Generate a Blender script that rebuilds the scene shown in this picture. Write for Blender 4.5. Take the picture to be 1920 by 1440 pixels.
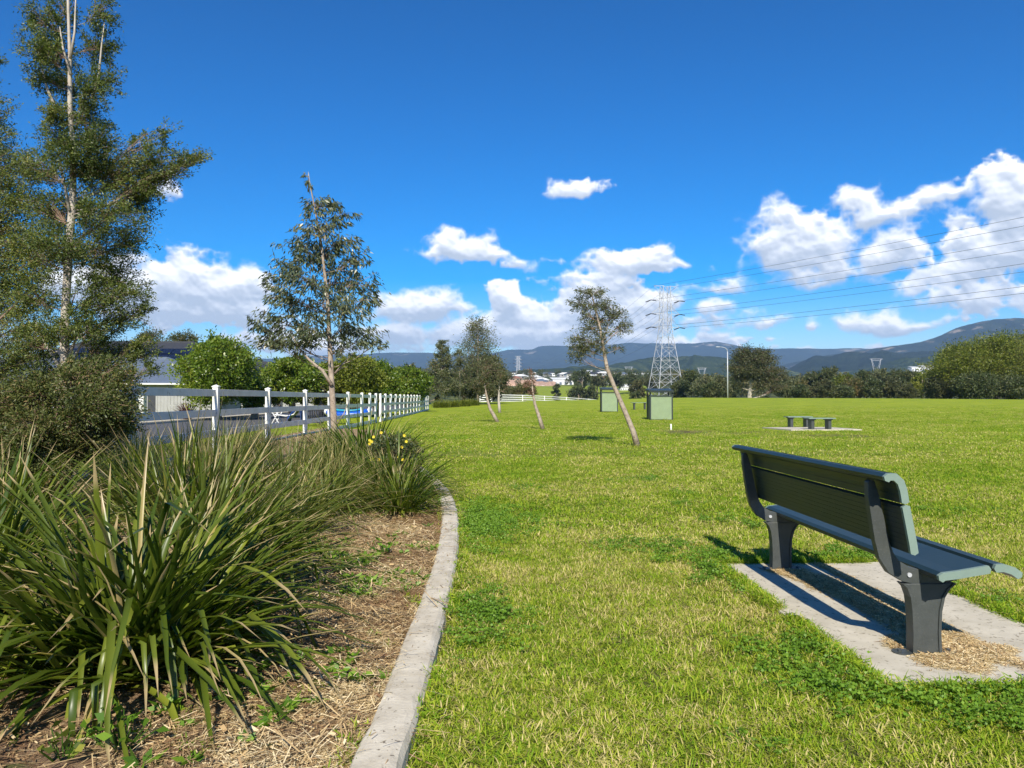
import bpy, math, random
import numpy as np
from mathutils import Vector, Matrix, Euler
R = math.radians
rng = np.random.default_rng(7)
random.seed(7)
for o in list(bpy.data.objects): bpy.data.objects.remove(o)
S = bpy.context.scene
COL = S.collection

# ------------------------------------------------------------------ camera
CAMH, F, HZ = 1.3, 1443.0, 748.0
PITCH = math.atan((HZ - 720) / F)
cam = bpy.data.cameras.new('camera'); cam_o = bpy.data.objects.new('camera', cam); COL.objects.link(cam_o)
cam.sensor_fit = 'HORIZONTAL'; cam.sensor_width = 36.0; cam.lens = 36.0 * F / 1920.0
cam.clip_start = 0.05; cam.clip_end = 60000
cam_o.location = (0, 0, CAMH); cam_o.rotation_euler = (R(90) + PITCH, 0, 0)
S.camera = cam_o

# ------------------------------------------------------------------ light
SUN_EL, SUN_HEAD = 39.0, 2.0      # light travels away from the camera, 2 degrees to the right
sun = bpy.data.lights.new('sun', 'SUN'); sun.energy = 4.6; sun.angle = R(0.5); sun.color = (1.0, 0.935, 0.82)
sun_o = bpy.data.objects.new('sun', sun); COL.objects.link(sun_o)
ld = Vector((math.sin(R(SUN_HEAD)) * math.cos(R(SUN_EL)), math.cos(R(SUN_HEAD)) * math.cos(R(SUN_EL)), -math.sin(R(SUN_EL))))
sun_o.rotation_euler = ld.to_track_quat('-Z', 'Y').to_euler()
sun_o.location = (0, 0, 50)
S.view_settings.view_transform = 'Standard'; S.view_settings.look = 'None'
S.view_settings.exposure = 0.72; S.view_settings.gamma = 1.0; S.view_settings.use_curve_mapping = False
S.render.engine = 'CYCLES'
cy = S.cycles
cy.use_denoising = True
cy.max_bounces = 6; cy.diffuse_bounces = 3; cy.glossy_bounces = 2; cy.transmission_bounces = 4; cy.transparent_max_bounces = 8
cy.volume_bounces = 0; cy.caustics_reflective = False; cy.caustics_refractive = False
cy.use_adaptive_sampling = True; cy.adaptive_threshold = 0.012

# ------------------------------------------------------------------ pixel helpers (photograph pixels -> places)
def ray(px, py):
    d = Vector(((px - 960) / F, 1.0, (720 - py) / F))
    c, s = math.cos(PITCH), math.sin(PITCH)
    return Vector((d.x, d.y * c - d.z * s, d.y * s + d.z * c))
def at(px, py, Y):
    d = ray(px, py); k = Y / d.y
    return Vector((d.x * k, Y, CAMH + d.z * k))
def azel(px, py):
    d = ray(px, py).normalized()
    return math.atan2(d.x, d.y), math.asin(d.z)

# ------------------------------------------------------------------ numpy noise
_tab = rng.random((256, 256))
def vnoise(x, y):
    xi = np.floor(x).astype(int); yi = np.floor(y).astype(int)
    fx = x - xi; fy = y - yi; fx = fx * fx * (3 - 2 * fx); fy = fy * fy * (3 - 2 * fy)
    a = _tab[xi % 256, yi % 256]; b = _tab[(xi + 1) % 256, yi % 256]
    c = _tab[xi % 256, (yi + 1) % 256]; d = _tab[(xi + 1) % 256, (yi + 1) % 256]
    return (a * (1 - fx) + b * fx) * (1 - fy) + (c * (1 - fx) + d * fx) * fy
def fbm(x, y, o=4):
    x = np.asarray(x, float); y = np.asarray(y, float); s = 0; a = .5; t = 0
    for i in range(o):
        s = s + a * vnoise(x * 2 ** i + 17.3 * i, y * 2 ** i + 5.1 * i); t += a; a *= .5
    return s / t
def sst(a, b, x):
    t = np.clip((x - a) / (b - a), 0, 1); return t * t * (3 - 2 * t)

# ------------------------------------------------------------------ terrain height
CR_A = [-3.2, -1.0, -.3, -.1, -.015, .22, .45, .665, 1.0, 3.2]
CR_Z = [0.0, 0.0, .15, .45, .75, 1.55, 1.4, 1.1, .9, .5]
def tz(x, y):
    x = np.asarray(x, float); y = np.asarray(y, float)
    r = np.hypot(x, y); a = np.arctan2(x, y)
    cz = np.interp(a, CR_A, CR_Z)
    z = cz * sst(38, 150, r)
    far = np.interp(r, [0, 150, 200, 260, 330, 450, 700, 1000, 1600, 2500, 4000, 20000],
                    [0, 0, -2.2, -3.2, -1.0, 5, 14, 30, 50, 52, 60, 60])
    far = np.where(far > 0, far * (1 - .45 * sst(.19, .3, a)), far)
    z = z * (1 - sst(160, 240, r)) + far
    z = z + sst(500, 1200, r) * 14 * (fbm(x / 420, y / 420, 3) - .5)
    return z
def gp(px, py, dz=0.0):
    d = ray(px, py); k = 1.0; last = None
    if d.z >= -1e-4:
        k = 150
    t = 1.0
    while t < 2000:
        p = Vector((0, 0, CAMH)) + d * t
        if p.z <= float(tz(p.x, p.y)) + dz:
            lo, hi = t / 1.02, t
            for _ in range(25):
                m = (lo + hi) / 2; q = Vector((0, 0, CAMH)) + d * m
                if q.z <= float(tz(q.x, q.y)) + dz: hi = m
                else: lo = m
            return Vector((0, 0, CAMH)) + d * hi
        t *= 1.02
    return Vector((0, 0, CAMH)) + d * 150
def onground(px, Y):
    d = ray(px, 748); k = Y / d.y
    return Vector((d.x * k, Y, float(tz(d.x * k, Y))))

# ------------------------------------------------------------------ materials
def nn(nt, t, **kw):
    n = nt.nodes.new(t)
    for k, v in kw.items():
        if k in n.inputs: n.inputs[k].default_value = v
        else: setattr(n, k, v)
    return n
def ramp(nt, fac, stops, interp='LINEAR'):
    r = nt.nodes.new('ShaderNodeValToRGB'); r.color_ramp.interpolation = interp
    e = r.color_ramp.elements
    while len(e) < len(stops): e.new(.5)
    for i, (p, c) in enumerate(stops):
        e[i].position = p; e[i].color = (*c, 1) if len(c) == 3 else c
    nt.links.new(fac, r.inputs[0]); return r
def mixc(nt, fac, a, b, blend='MIX'):
    m = nt.nodes.new('ShaderNodeMix'); m.data_type = 'RGBA'; m.blend_type = blend
    for s, v in ((m.inputs['Factor'], fac), (m.inputs[6], a), (m.inputs[7], b)):
        if isinstance(v, (int, float)): s.default_value = v
        elif isinstance(v, tuple): s.default_value = (*v, 1) if len(v) == 3 else v
        else: nt.links.new(v, s)
    return m.outputs[2]
def math_(nt, op, a, b=None, c=None, clamp=False):
    m = nt.nodes.new('ShaderNodeMath'); m.operation = op; m.use_clamp = clamp
    for i, v in enumerate((a, b, c)):
        if v is None: continue
        if isinstance(v, (int, float)): m.inputs[i].default_value = v
        else: nt.links.new(v, m.inputs[i])
    return m.outputs[0]
def mat_new(name):
    m = bpy.data.materials.new(name); m.use_nodes = True
    nt = m.node_tree; b = nt.nodes['Principled BSDF']; return m, nt, b
def mat(name, c1, c2=None, rough=.6, scale=8, bump=.0, metal=0.0, detail=5, spec=.4, speck=None, bscale=None, bdist=.01):
    m, nt, b = mat_new(name)
    b.inputs['Roughness'].default_value = rough; b.inputs['Metallic'].default_value = metal
    b.inputs['Specular IOR Level'].default_value = spec
    tc = nn(nt, 'ShaderNodeTexCoord')
    n = nn(nt, 'ShaderNodeTexNoise', Scale=scale, Detail=detail, Roughness=.6); nt.links.new(tc.outputs['Object'], n.inputs['Vector'])
    if c2 is None: c2 = tuple(v * .8 for v in c1)
    col = ramp(nt, n.outputs[0], [(.3, c2), (.7, c1)]).outputs[0]
    if speck:
        n2 = nn(nt, 'ShaderNodeTexNoise', Scale=speck[0], Detail=3); nt.links.new(tc.outputs['Object'], n2.inputs['Vector'])
        f = ramp(nt, n2.outputs[0], [(speck[1], (0, 0, 0)), (speck[1] + .06, (1, 1, 1))]).outputs[0]
        col = mixc(nt, f, col, speck[2])
    nt.links.new(col, b.inputs['Base Color'])
    if bump:
        bn = nn(nt, 'ShaderNodeTexNoise', Scale=bscale or scale * 4, Detail=6); nt.links.new(tc.outputs['Object'], bn.inputs['Vector'])
        bp = nn(nt, 'ShaderNodeBump', Strength=bump, Distance=bdist); nt.links.new(bn.outputs[0], bp.inputs['Height'])
        nt.links.new(bp.outputs[0], b.inputs['Normal'])
    return m
def leaf_mat(name, stops, rough=.5, trans=.35, spec=.35, tipc=None, inst=False):
    """colour by the per-leaf value 'v'; with tipc the blade end (attribute 't') dries out; translucent."""
    m, nt, b = mat_new(name)
    out = nt.nodes['Material Output']
    a = nn(nt, 'ShaderNodeAttribute', attribute_name='v'); val = a.outputs['Fac']
    if inst:
        ai = nn(nt, 'ShaderNodeAttribute', attribute_name='tint', attribute_type='INSTANCER')
        val = math_(nt, 'ADD', math_(nt, 'MULTIPLY', math_(nt, 'SUBTRACT', val, .5), inst), ai.outputs['Fac'], clamp=True)
    col = ramp(nt, val, stops).outputs[0]
    if tipc:
        t = nn(nt, 'ShaderNodeAttribute', attribute_name='t').outputs['Fac']
        w = math_(nt, 'ADD', t, math_(nt, 'MULTIPLY', a.outputs['Fac'], .25))
        f = ramp(nt, w, [(.95, (0, 0, 0)), (1.0, (1, 1, 1))]).outputs[0]
        col = mixc(nt, f, col, tipc)
    nt.links.new(col, b.inputs['Base Color'])
    b.inputs['Roughness'].default_value = rough; b.inputs['Specular IOR Level'].default_value = spec
    tr = nn(nt, 'ShaderNodeBsdfTranslucent')
    tcol = mixc(nt, 1.0, col, (1.0, 1.25, .45), 'MULTIPLY'); nt.links.new(tcol, tr.inputs['Color'])
    ms = nn(nt, 'ShaderNodeMixShader'); ms.inputs[0].default_value = trans
    nt.links.new(b.outputs[0], ms.inputs[1]); nt.links.new(tr.outputs[0], ms.inputs[2]); nt.links.new(ms.outputs[0], out.inputs[0])
    return m

# ------------------------------------------------------------------ world: Nishita sky + cumulus
W = bpy.data.worlds.new('World'); S.world = W; W.use_nodes = True
nt = W.node_tree; nt.nodes.clear()
wo = nn(nt, 'ShaderNodeOutputWorld'); bg = nn(nt, 'ShaderNodeBackground'); bg.inputs[1].default_value = 0.1
sky = nn(nt, 'ShaderNodeTexSky', sky_type='NISHITA', sun_disc=False, sun_elevation=R(SUN_EL), sun_rotation=R(180 + SUN_HEAD))
sky.air_density = 1.0; sky.dust_density = 0.2; sky.ozone_density = 2.5; sky.altitude = 50
hs = nn(nt, 'ShaderNodeHueSaturation'); hs.inputs['Saturation'].default_value = 1.5; hs.inputs['Value'].default_value = 1.0
gm = nn(nt, 'ShaderNodeGamma', Gamma=1.3); nt.links.new(sky.outputs[0], gm.inputs[0])
nt.links.new(mixc(nt, 1.0, gm.outputs[0], (.47, .475, .53), 'MULTIPLY'), hs.inputs['Color'])
# cumulus: cover and shading worked out over azimuth/elevation, then mixed over the sky in the world nodes
def CL(px, py, rx, ry, s=1.0):
    a, e = azel(px, py); return (a, e, rx / F, ry / F, s)
clouds = [CL(1500, 470, 130, 92, 1.15), CL(1440, 480, 70, 55), CL(1560, 500, 75, 50), CL(1500, 520, 110, 35, .8),
          CL(1900, 400, 80, 80, 1.1), CL(1910, 480, 120, 90, 1.05), CL(1820, 465, 60, 45, 1.0), CL(1850, 500, 110, 60), CL(1690, 475, 68, 55, 1.05), CL(1740, 520, 100, 34, .75),
          CL(1800, 445, 50, 40), CL(1900, 560, 130, 50, .9), CL(1810, 560, 120, 40, .7),
          CL(1610, 362, 60, 26, .62), CL(1700, 380, 95, 28, .68), CL(1785, 368, 60, 24, .68), CL(1640, 405, 60, 24, .5),
          CL(1085, 349, 55, 18, .8), CL(880, 465, 110, 36, 1.0), CL(920, 448, 45, 22, .8), CL(965, 490, 45, 20, .65), CL(830, 470, 50, 16, .7),
          CL(1180, 495, 110, 40, 1.1), CL(1255, 495, 50, 20, .9), CL(1110, 515, 80, 14, .6), CL(1030, 482, 25, 10, .5),
          CL(340, 545, 120, 70, 1.25), CL(440, 550, 95, 55, 1.2), CL(360, 600, 160, 45, 1.0), CL(250, 560, 90, 60, 1.1), CL(300, 590, 110, 45, .9), CL(460, 600, 70, 35, .7), CL(200, 540, 120, 60),
          CL(790, 585, 160, 55, 1.2), CL(760, 630, 200, 38, 1.0), CL(1000, 625, 220, 38, 1.05), CL(1100, 560, 110, 50, 1.1), CL(870, 580, 50, 28), CL(740, 570, 70, 28), CL(800, 630, 170, 30, .8),
          CL(950, 560, 48, 36, 1.1), CL(1000, 595, 150, 60, 1.15), CL(1060, 560, 60, 40), CL(1130, 590, 120, 45), CL(1230, 560, 130, 40, .95), CL(1180, 625, 160, 30, .85),
          CL(1330, 540, 110, 28, .9), CL(1250, 600, 90, 35, .9), CL(1330, 575, 60, 30), CL(1280, 640, 60, 20, .9),
          CL(1430, 612, 95, 24, .9), CL(1360, 625, 60, 20, .8), CL(1515, 617, 25, 11, .75), CL(1650, 600, 80, 24, .85), CL(1730, 610, 90, 18, .75),
          CL(330, 360, 45, 25, .55), CL(385, 372, 28, 10, .35), CL(560, 640, 160, 25, .6), CL(960, 645, 200, 14, .6), CL(1600, 655, 170, 8, .4),
          CL(620, 650, 300, 26, .8), CL(1150, 650, 300, 22, .8), CL(860, 618, 120, 40, 1.0), CL(1180, 590, 100, 34, 1.0), CL(1320, 600, 120, 34, .85), CL(1400, 640, 120, 14, .7), CL(1150, 535, 60, 24, .9), CL(2150, 480, 160, 110), CL(2350, 560, 200, 60, .9), CL(-150, 560, 150, 60), CL(-420, 500, 140, 60), CL(2650, 600, 200, 50, .9)]

def cloud_map(w=2600, h=1000, az0=-60.0, az1=60.0, el0=-3.0, el1=45.0):
    ax = np.radians(np.linspace(az0, az1, w)); ey = np.radians(np.linspace(el0, el1, h)); A, E = np.meshgrid(ax, ey)
    def n(fx, fy, o, ox=0, oy=0): return fbm(A * fx + 31 + ox, E * fy + 47 + oy, o)
    wx = (n(9, 12, 4) - .5) * .055 + (n(40, 46, 3, 3) - .5) * .014; wy = (n(9, 12, 4, 9, 4) - .5) * .035 + (n(40, 46, 3, 8) - .5) * .012
    acc = np.full(A.shape, -3.0)
    for (a, e, rx, ry, s_) in clouds:
        dy = (E + wy - e); dy = np.where(dy < 0, dy / (ry * .75), dy / ry)
        v = (1 - np.sqrt(((A + wx - a) / rx) ** 2 + dy ** 2)) * s_
        v = np.maximum(v, -3)
        k = .16; hh = np.clip(.5 + .5 * (acc - v) / k, 0, 1); acc = v * (1 - hh) + acc * hh + k * hh * (1 - hh)
    bil = np.zeros_like(A); t = 0
    for i_, (f, am) in enumerate(((26, .5), (55, .3), (115, .17), (240, .09))):
        bil += am * (1 - np.abs(2 * fbm(A * f + 7 * i_, E * f * 1.15 + 3 * i_, 2) - 1) * 2.2); t += am
    bil /= t
    f = n(18, 24, 7, 2, 5)
    D = acc + (f - .5) * 1.25 + (bil - .45) * .45
    soft = sst(.35, .65, n(7, 9, 3, 5, 1))
    mask = sst(.08, .34 + .34 * soft, D) * (1 - .35 * soft * (1 - sst(.2, .7, D)))
    H = np.sqrt(np.clip(D - .12, 0, 2))
    def blur(X, r, axis):
        c = np.cumsum(np.pad(X, [(r, r) if q == axis else (0, 0) for q in (0, 1)], mode='edge'), axis=axis)
        if axis == 0: return (c[2 * r:] - np.concatenate([np.zeros((1, c.shape[1])), c[:-2 * r - 1]]))[:X.shape[0]] / (2 * r + 1)
        return (c[:, 2 * r:] - np.concatenate([np.zeros((c.shape[0], 1)), c[:, :-2 * r - 1]], 1))[:, :X.shape[1]] / (2 * r + 1)
    H = H + .30 * bil + .25 * f; H1 = blur(blur(H, 2, 0), 2, 1); H2 = blur(blur(H, 9, 0), 9, 1)
    g1 = -np.gradient(H1, axis=0) * 22 + np.gradient(H1, axis=1) * -6; g2 = -np.gradient(H2, axis=0) * 42
    sh_ = np.roll(blur(blur(np.clip(D, 0, 1), 14, 0), 14, 1), -26, axis=0)
    lum = .80 + .24 * np.tanh(g1 * 1.3) + .20 * np.tanh(g2) - .32 * sst(.12, .75, sh_) * sst(-.1, .25, D) + .22 * (bil - .42) + .20 * (f - .5)
    lum -= .04 * sst(.12, .02, E)
    lum = np.clip(lum, 0, 1.1) / 1.1
    mask = mask * sst(-.01, .03, E + .0) if False else mask
    px = np.zeros((h, w, 4), np.float32); px[..., 0] = mask; px[..., 1] = lum; px[..., 3] = 1
    im = bpy.data.images.new('cloud_cover', w, h, alpha=True, float_buffer=True); im.colorspace_settings.name = 'Non-Color'
    im.pixels.foreach_set(px.ravel()); im.pack(); return im
cim = cloud_map()
tcw = nn(nt, 'ShaderNodeTexCoord'); sep = nn(nt, 'ShaderNodeSeparateXYZ'); nt.links.new(tcw.outputs['Generated'], sep.inputs[0])
az = math_(nt, 'ARCTAN2', sep.outputs[0], sep.outputs[1]); el = math_(nt, 'ARCSINE', sep.outputs[2])
cmb = nn(nt, 'ShaderNodeCombineXYZ')
nt.links.new(math_(nt, 'MULTIPLY_ADD', az, 1 / R(120), .5), cmb.inputs[0]); nt.links.new(math_(nt, 'MULTIPLY_ADD', el, 1 / R(48), 3 / 48), cmb.inputs[1])
ti = nn(nt, 'ShaderNodeTexImage', interpolation='Linear', extension='MIRROR'); ti.image = cim; nt.links.new(cmb.outputs[0], ti.inputs[0])
sc_ = nn(nt, 'ShaderNodeSeparateColor'); nt.links.new(ti.outputs[0], sc_.inputs[0])
mask = math_(nt, 'MULTIPLY', sc_.outputs[0], math_(nt, 'LESS_THAN', el, R(44)))
ccol = ramp(nt, sc_.outputs[1], [(.25, (3.7, 4.2, 5.0)), (.55, (5.2, 5.6, 6.3)), (.78, (6.9, 7.1, 7.5)), (1.0, (8.9, 8.8, 8.6))]).outputs[0]
skyc = mixc(nt, math_(nt, 'MULTIPLY', mask, .97), hs.outputs[0], ccol)
nt.links.new(skyc, bg.inputs[0]); nt.links.new(bg.outputs[0], wo.inputs[0])
W.cycles.sampling_method = 'MANUAL'; W.cycles.sample_map_resolution = 512

# ------------------------------------------------------------------ object helpers
def props(o, label=None, cat=None, group=None, kind=None):
    if label: o['label'] = label
    if cat: o['category'] = cat
    if group: o['group'] = group
    if kind: o['kind'] = kind
    return o
def empty(name, loc, label, cat, rz=0, group=None):
    o = bpy.data.objects.new(name, None); o.empty_display_size = .2; COL.objects.link(o)
    o.location = loc; o.rotation_euler = (0, 0, rz); return props(o, label, cat, group)
def npmesh(name, V, Fc, attrs=None, smooth=False):
    """V (n,3); Fc (m,k) int array of equal sized faces, or list of such arrays"""
    me = bpy.data.meshes.new(name); V = np.asarray(V, np.float32)
    Fl = Fc if isinstance(Fc, list) else [Fc]
    Fl = [np.asarray(f, np.int32) for f in Fl if len(f)]
    me.vertices.add(len(V)); me.vertices.foreach_set('co', V.ravel())
    li = np.concatenate([f.ravel() for f in Fl]); tot = np.concatenate([np.full(len(f), f.shape[1], np.int32) for f in Fl])
    me.loops.add(len(li)); me.loops.foreach_set('vertex_index', li)
    me.polygons.add(len(tot)); st = np.concatenate([[0], np.cumsum(tot)[:-1]]).astype(np.int32)
    me.polygons.foreach_set('loop_start', st); me.polygons.foreach_set('loop_total', tot)
    if smooth: me.polygons.foreach_set('use_smooth', np.ones(len(tot), bool))
    for k, a in (attrs or {}).items():
        at_ = me.attributes.new(k, 'FLOAT', 'POINT'); at_.data.foreach_set('value', np.asarray(a, np.float32))
    me.update(calc_edges=True); return me
def link(name, me, m=None, parent=None, link_=True):
    o = bpy.data.objects.new(name, me)
    if link_: COL.objects.link(o)
    if m is not None and len(me.materials) == 0:
        for q in (m if isinstance(m, (list, tuple)) else [m]): me.materials.append(q)
    if parent: o.parent = parent
    return o
class MB:
    def __init__(s): s.v = []; s.f = []; s.attr = []
    def add(s, V, Fs):
        b = len(s.v); s.v += [tuple(p) for p in V]; s.f += [tuple(i + b for i in f) for f in Fs]; return s
    def box(s, c, d, rz=0, M=None):
        c = Vector(c); h = Vector(d) / 2; V = []
        for x in (-1, 1):
            for y in (-1, 1):
                for z in (-1, 1):
                    p = Vector((x * h.x, y * h.y, z * h.z))
                    if rz: p.rotate(Euler((0, 0, rz)))
                    if M: p = M @ p
                    V.append(p + c)
        return s.add(V, [(0, 1, 3, 2), (4, 6, 7, 5), (0, 4, 5, 1), (2, 3, 7, 6), (0, 2, 6, 4), (1, 5, 7, 3)])
    def bar(s, a, b, w, h=None):
        a = Vector(a); b = Vector(b); h = h or w; d = (b - a).normalized()
        u = d.cross(Vector((0, 0, 1)) if abs(d.z) < .95 else Vector((1, 0, 0))).normalized(); v = d.cross(u)
        V = []
        for p in (a, b):
            for i, j in ((-1, -1), (1, -1), (1, 1), (-1, 1)): V.append(p + u * i * w / 2 + v * j * h / 2)
        return s.add(V, [(0, 1, 5, 4), (1, 2, 6, 5), (2, 3, 7, 6), (3, 0, 4, 7), (3, 2, 1, 0), (4, 5, 6, 7)])
    def tube(s, pts, rad, n=8, cap=True):
        pts = [Vector(p) for p in pts]; rad = rad if hasattr(rad, '__len__') else [rad] * len(pts)
        b = len(s.v); u = None
        for i, p in enumerate(pts):
            d = (pts[min(i + 1, len(pts) - 1)] - pts[max(i - 1, 0)]).normalized()
            if u is None: u = d.cross(Vector((1, 0, .01)) if abs(d.x) < .9 else Vector((0, 1, 0))).normalized()
            u = (u - d * u.dot(d)).normalized(); v = d.cross(u)
            for k in range(n):
                t = 2 * math.pi * k / n; s.v.append(tuple(p + (u * math.cos(t) + v * math.sin(t)) * rad[i]))
        for i in range(len(pts) - 1):
            for k in range(n):
                a = b + i * n + k; c = b + i * n + (k + 1) % n; s.f.append((a, c, c + n, a + n))
        if cap:
            s.f.append(tuple(b + k for k in range(n))[::-1]); s.f.append(tuple(b + (len(pts) - 1) * n + k for k in range(n)))
        return s
    def prism(s, prof, y0, y1, axis='y'):
        """closed profile in (x,z) extruded along y"""
        n = len(prof)
        V = [(x, y0, z) for x, z in prof] + [(x, y1, z) for x, z in prof]
        return s.add(V, [tuple(range(n)), tuple(range(2 * n - 1, n - 1, -1))] + [(i, i + n, (i + 1) % n + n, (i + 1) % n) for i in range(n)])
    def ribbon(s, line, th, y0, y1):
        """polyline in (x,z) thickened to th and extruded along y, with rounded ends"""
        L = [Vector((p[0], p[1])) for p in line]; up = []; dn = []
        for i, p in enumerate(L):
            d = (L[min(i + 1, len(L) - 1)] - L[max(i - 1, 0)]).normalized(); n = Vector((-d.y, d.x))
            t = th[i] if hasattr(th, '__len__') else th
            e = -.25 * t if i == len(L) - 1 else (.25 * t if i == 0 else 0)
            up.append(p + n * t / 2 + d * e); dn.append(p - n * t / 2 + d * e)
        prof = [tuple(L[0])] + [tuple(q) for q in up] + [tuple(L[-1])] + [tuple(q) for q in dn[::-1]]
        return s.prism(prof, y0, y1)
    def mesh(s, name, smooth=False):
        me = bpy.data.meshes.new(name); me.from_pydata(s.v, [], s.f)
        if smooth: me.polygons.foreach_set('use_smooth', np.ones(len(s.f), bool))
        me.update(); return me
    def build(s, name, m=None, parent=None, smooth=False, bevel=0):
        o = link(name, s.mesh(name, smooth), m, parent)
        if bevel:
            b = o.modifiers.new('bevel', 'BEVEL'); b.width = bevel; b.segments = 2; b.limit_method = 'ANGLE'; b.angle_limit = R(40)
        return o
def copy_tree(o, parent=None):
    c = o.copy(); COL.objects.link(c); c.parent = parent
    for ch in o.children: copy_tree(ch, c)
    return c
def scatter(name, P, rot, scl, tint, pick, protos, label, cat, kind='stuff'):
    """one object: prototype pieces instanced on points by geometry nodes"""
    me = bpy.data.meshes.new(name); P = np.asarray(P, np.float32)
    me.vertices.add(len(P)); me.vertices.foreach_set('co', P.ravel())
    a = me.attributes.new('rot', 'FLOAT_VECTOR', 'POINT'); a.data.foreach_set('vector', np.asarray(rot, np.float32).ravel())
    a = me.attributes.new('scl', 'FLOAT', 'POINT'); a.data.foreach_set('value', np.asarray(scl, np.float32))
    a = me.attributes.new('tint', 'FLOAT', 'POINT'); a.data.foreach_set('value', np.asarray(tint, np.float32))
    a = me.attributes.new('pick', 'INT', 'POINT'); a.data.foreach_set('value', np.asarray(pick, np.int32))
    o = bpy.data.objects.new(name, me); COL.objects.link(o)
    c = bpy.data.collections.new(name + '_pieces')
    for i, p in enumerate(protos):
        po = bpy.data.objects.new('%s_piece_%02d' % (name, i), p); c.objects.link(po)
    t = bpy.data.node_groups.new(name + '_scatter', 'GeometryNodeTree')
    t.interface.new_socket('Geometry', in_out='INPUT', socket_type='NodeSocketGeometry')
    t.interface.new_socket('Geometry', in_out='OUTPUT', socket_type='NodeSocketGeometry')
    i_ = t.nodes.new('NodeGroupInput'); o_ = t.nodes.new('NodeGroupOutput')
    ci = t.nodes.new('GeometryNodeCollectionInfo'); ci.inputs[0].default_value = c; ci.inputs['Separate Children'].default_value = True; ci.inputs['Reset Children'].default_value = True
    ip = t.nodes.new('GeometryNodeInstanceOnPoints'); ip.inputs['Pick Instance'].default_value = True
    def na(n, ty):
        q = t.nodes.new('GeometryNodeInputNamedAttribute'); q.data_type = ty; q.inputs['Name'].default_value = n; return q.outputs['Attribute']
    t.links.new(i_.outputs[0], ip.inputs['Points']); t.links.new(ci.outputs[0], ip.inputs['Instance'])
    t.links.new(na('pick', 'INT'), ip.inputs['Instance Index']); t.links.new(na('scl', 'FLOAT'), ip.inputs['Scale'])
    er = t.nodes.new('FunctionNodeEulerToRotation'); t.links.new(na('rot', 'FLOAT_VECTOR'), er.inputs[0]); t.links.new(er.outputs[0], ip.inputs['Rotation'])
    t.links.new(ip.outputs[0], o_.inputs[0])
    md = o.modifiers.new('scatter', 'NODES'); md.node_group = t
    return props(o, label, cat, kind=kind)

# ------------------------------------------------------------------ shared materials
M = {}
M['concrete'] = mat('concrete', (.56, .51, .40), (.40, .36, .27), .9, 5, .35, detail=9, speck=(38, .6, (.27, .235, .17)), bscale=70, bdist=.004)
M['kerb'] = mat('kerb_concrete', (.60, .545, .43), (.40, .35, .26), .92, 7, .5, speck=(45, .64, (.17, .14, .1)), bscale=60, bdist=.006)
M['bench_green'] = mat('bench_green', (.016, .032, .030), (.012, .025, .023), .42, 6, .05, spec=.5, speck=(90, .72, (.09, .1, .09)))
M['bench_cap'] = mat('bench_cap', (.20, .27, .22), (.17, .23, .19), .5, 9)
M['bench_leg'] = mat('bench_leg', (.062, .068, .064), (.046, .052, .048), .45, 20, .12, spec=.5, speck=(160, .68, (.13, .13, .12)))
M['steel'] = mat('galvanised_steel', (.55, .56, .57), (.42, .43, .44), .5, 5, metal=.2)
M['white'] = mat('white_paint', (.80, .80, .77), (.64, .63, .58), .5, 2.2, detail=8, speck=(11, .64, (.50, .48, .42)))
M['shed_light'] = mat('pale_green_sheet', (.45, .54, .36), (.39, .47, .31), .5, 3)
M['shed_dark'] = mat('dark_green_steel', (.03, .042, .038), (.022, .03, .028), .45, 5)
M['asphalt'] = mat('asphalt', (.10, .10, .105), (.075, .075, .08), .9, 2, .3)
M['roof_grey'] = mat('grey_metal_roof', (.14, .17, .22), (.11, .14, .18), .4, 1.0, metal=.1)
M['roof_dark'] = mat('dark_tile_roof', (.045, .048, .055), (.03, .032, .038), .6, 3)
M['solar'] = mat('solar_glass', (.012, .014, .03), (.01, .012, .02), .15, 3, spec=.6)
M['wall_light'] = mat('light_render_wall', (.36, .355, .34), (.30, .295, .28), .85, 2)
M['glass'] = mat('window_glass', (.03, .035, .04), (.02, .025, .03), .08, 2, spec=.6)
M['bark_grey'] = mat('pale_bark', (.42, .35, .27), (.24, .18, .13), .85, 9, .5, speck=(16, .6, (.14, .10, .07)), bscale=40)
M['bark_white'] = mat('whitish_bark', (.50, .45, .38), (.33, .28, .22), .8, 8, .4, bscale=40)
M['bark_brown'] = mat('brown_bark', (.27, .18, .12), (.14, .09, .06), .9, 10, .6, bscale=40)
M['insul'] = mat('dark_insulator', (.035, .03, .03), None, .3, 3)
M['wire'] = mat('wire', (.06, .065, .07), None, .5, 3)
M['leafBronze'] = leaf_mat('olive_bronze_leaf', [(0, (.05, .065, .018)), (.45, (.10, .125, .032)), (.72, (.16, .165, .045)), (.86, (.22, .16, .06)), (1, (.30, .19, .09))], .5, .3)
M['leafA'] = leaf_mat('paperbark_leaf', [(0, (.06, .085, .022)), (.5, (.12, .155, .034)), (.8, (.20, .225, .045)), (1, (.30, .26, .07))], .45, .3)
M['leafBrown'] = leaf_mat('bronze_shrub_leaf', [(0, (.05, .058, .018)), (.4, (.105, .11, .032)), (.75, (.18, .145, .05)), (1, (.28, .18, .085))], .5, .3)
M['leafEuc'] = leaf_mat('eucalypt_leaf', [(0, (.06, .08, .042)), (.5, (.115, .14, .068)), (.85, (.19, .19, .085)), (1, (.28, .2, .10))], .36, .22, .5)
M['leafBright'] = leaf_mat('bright_broad_leaf', [(0, (.06, .11, .012)), (.5, (.14, .21, .02)), (1, (.28, .30, .04))], .35, .35, .5)
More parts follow.
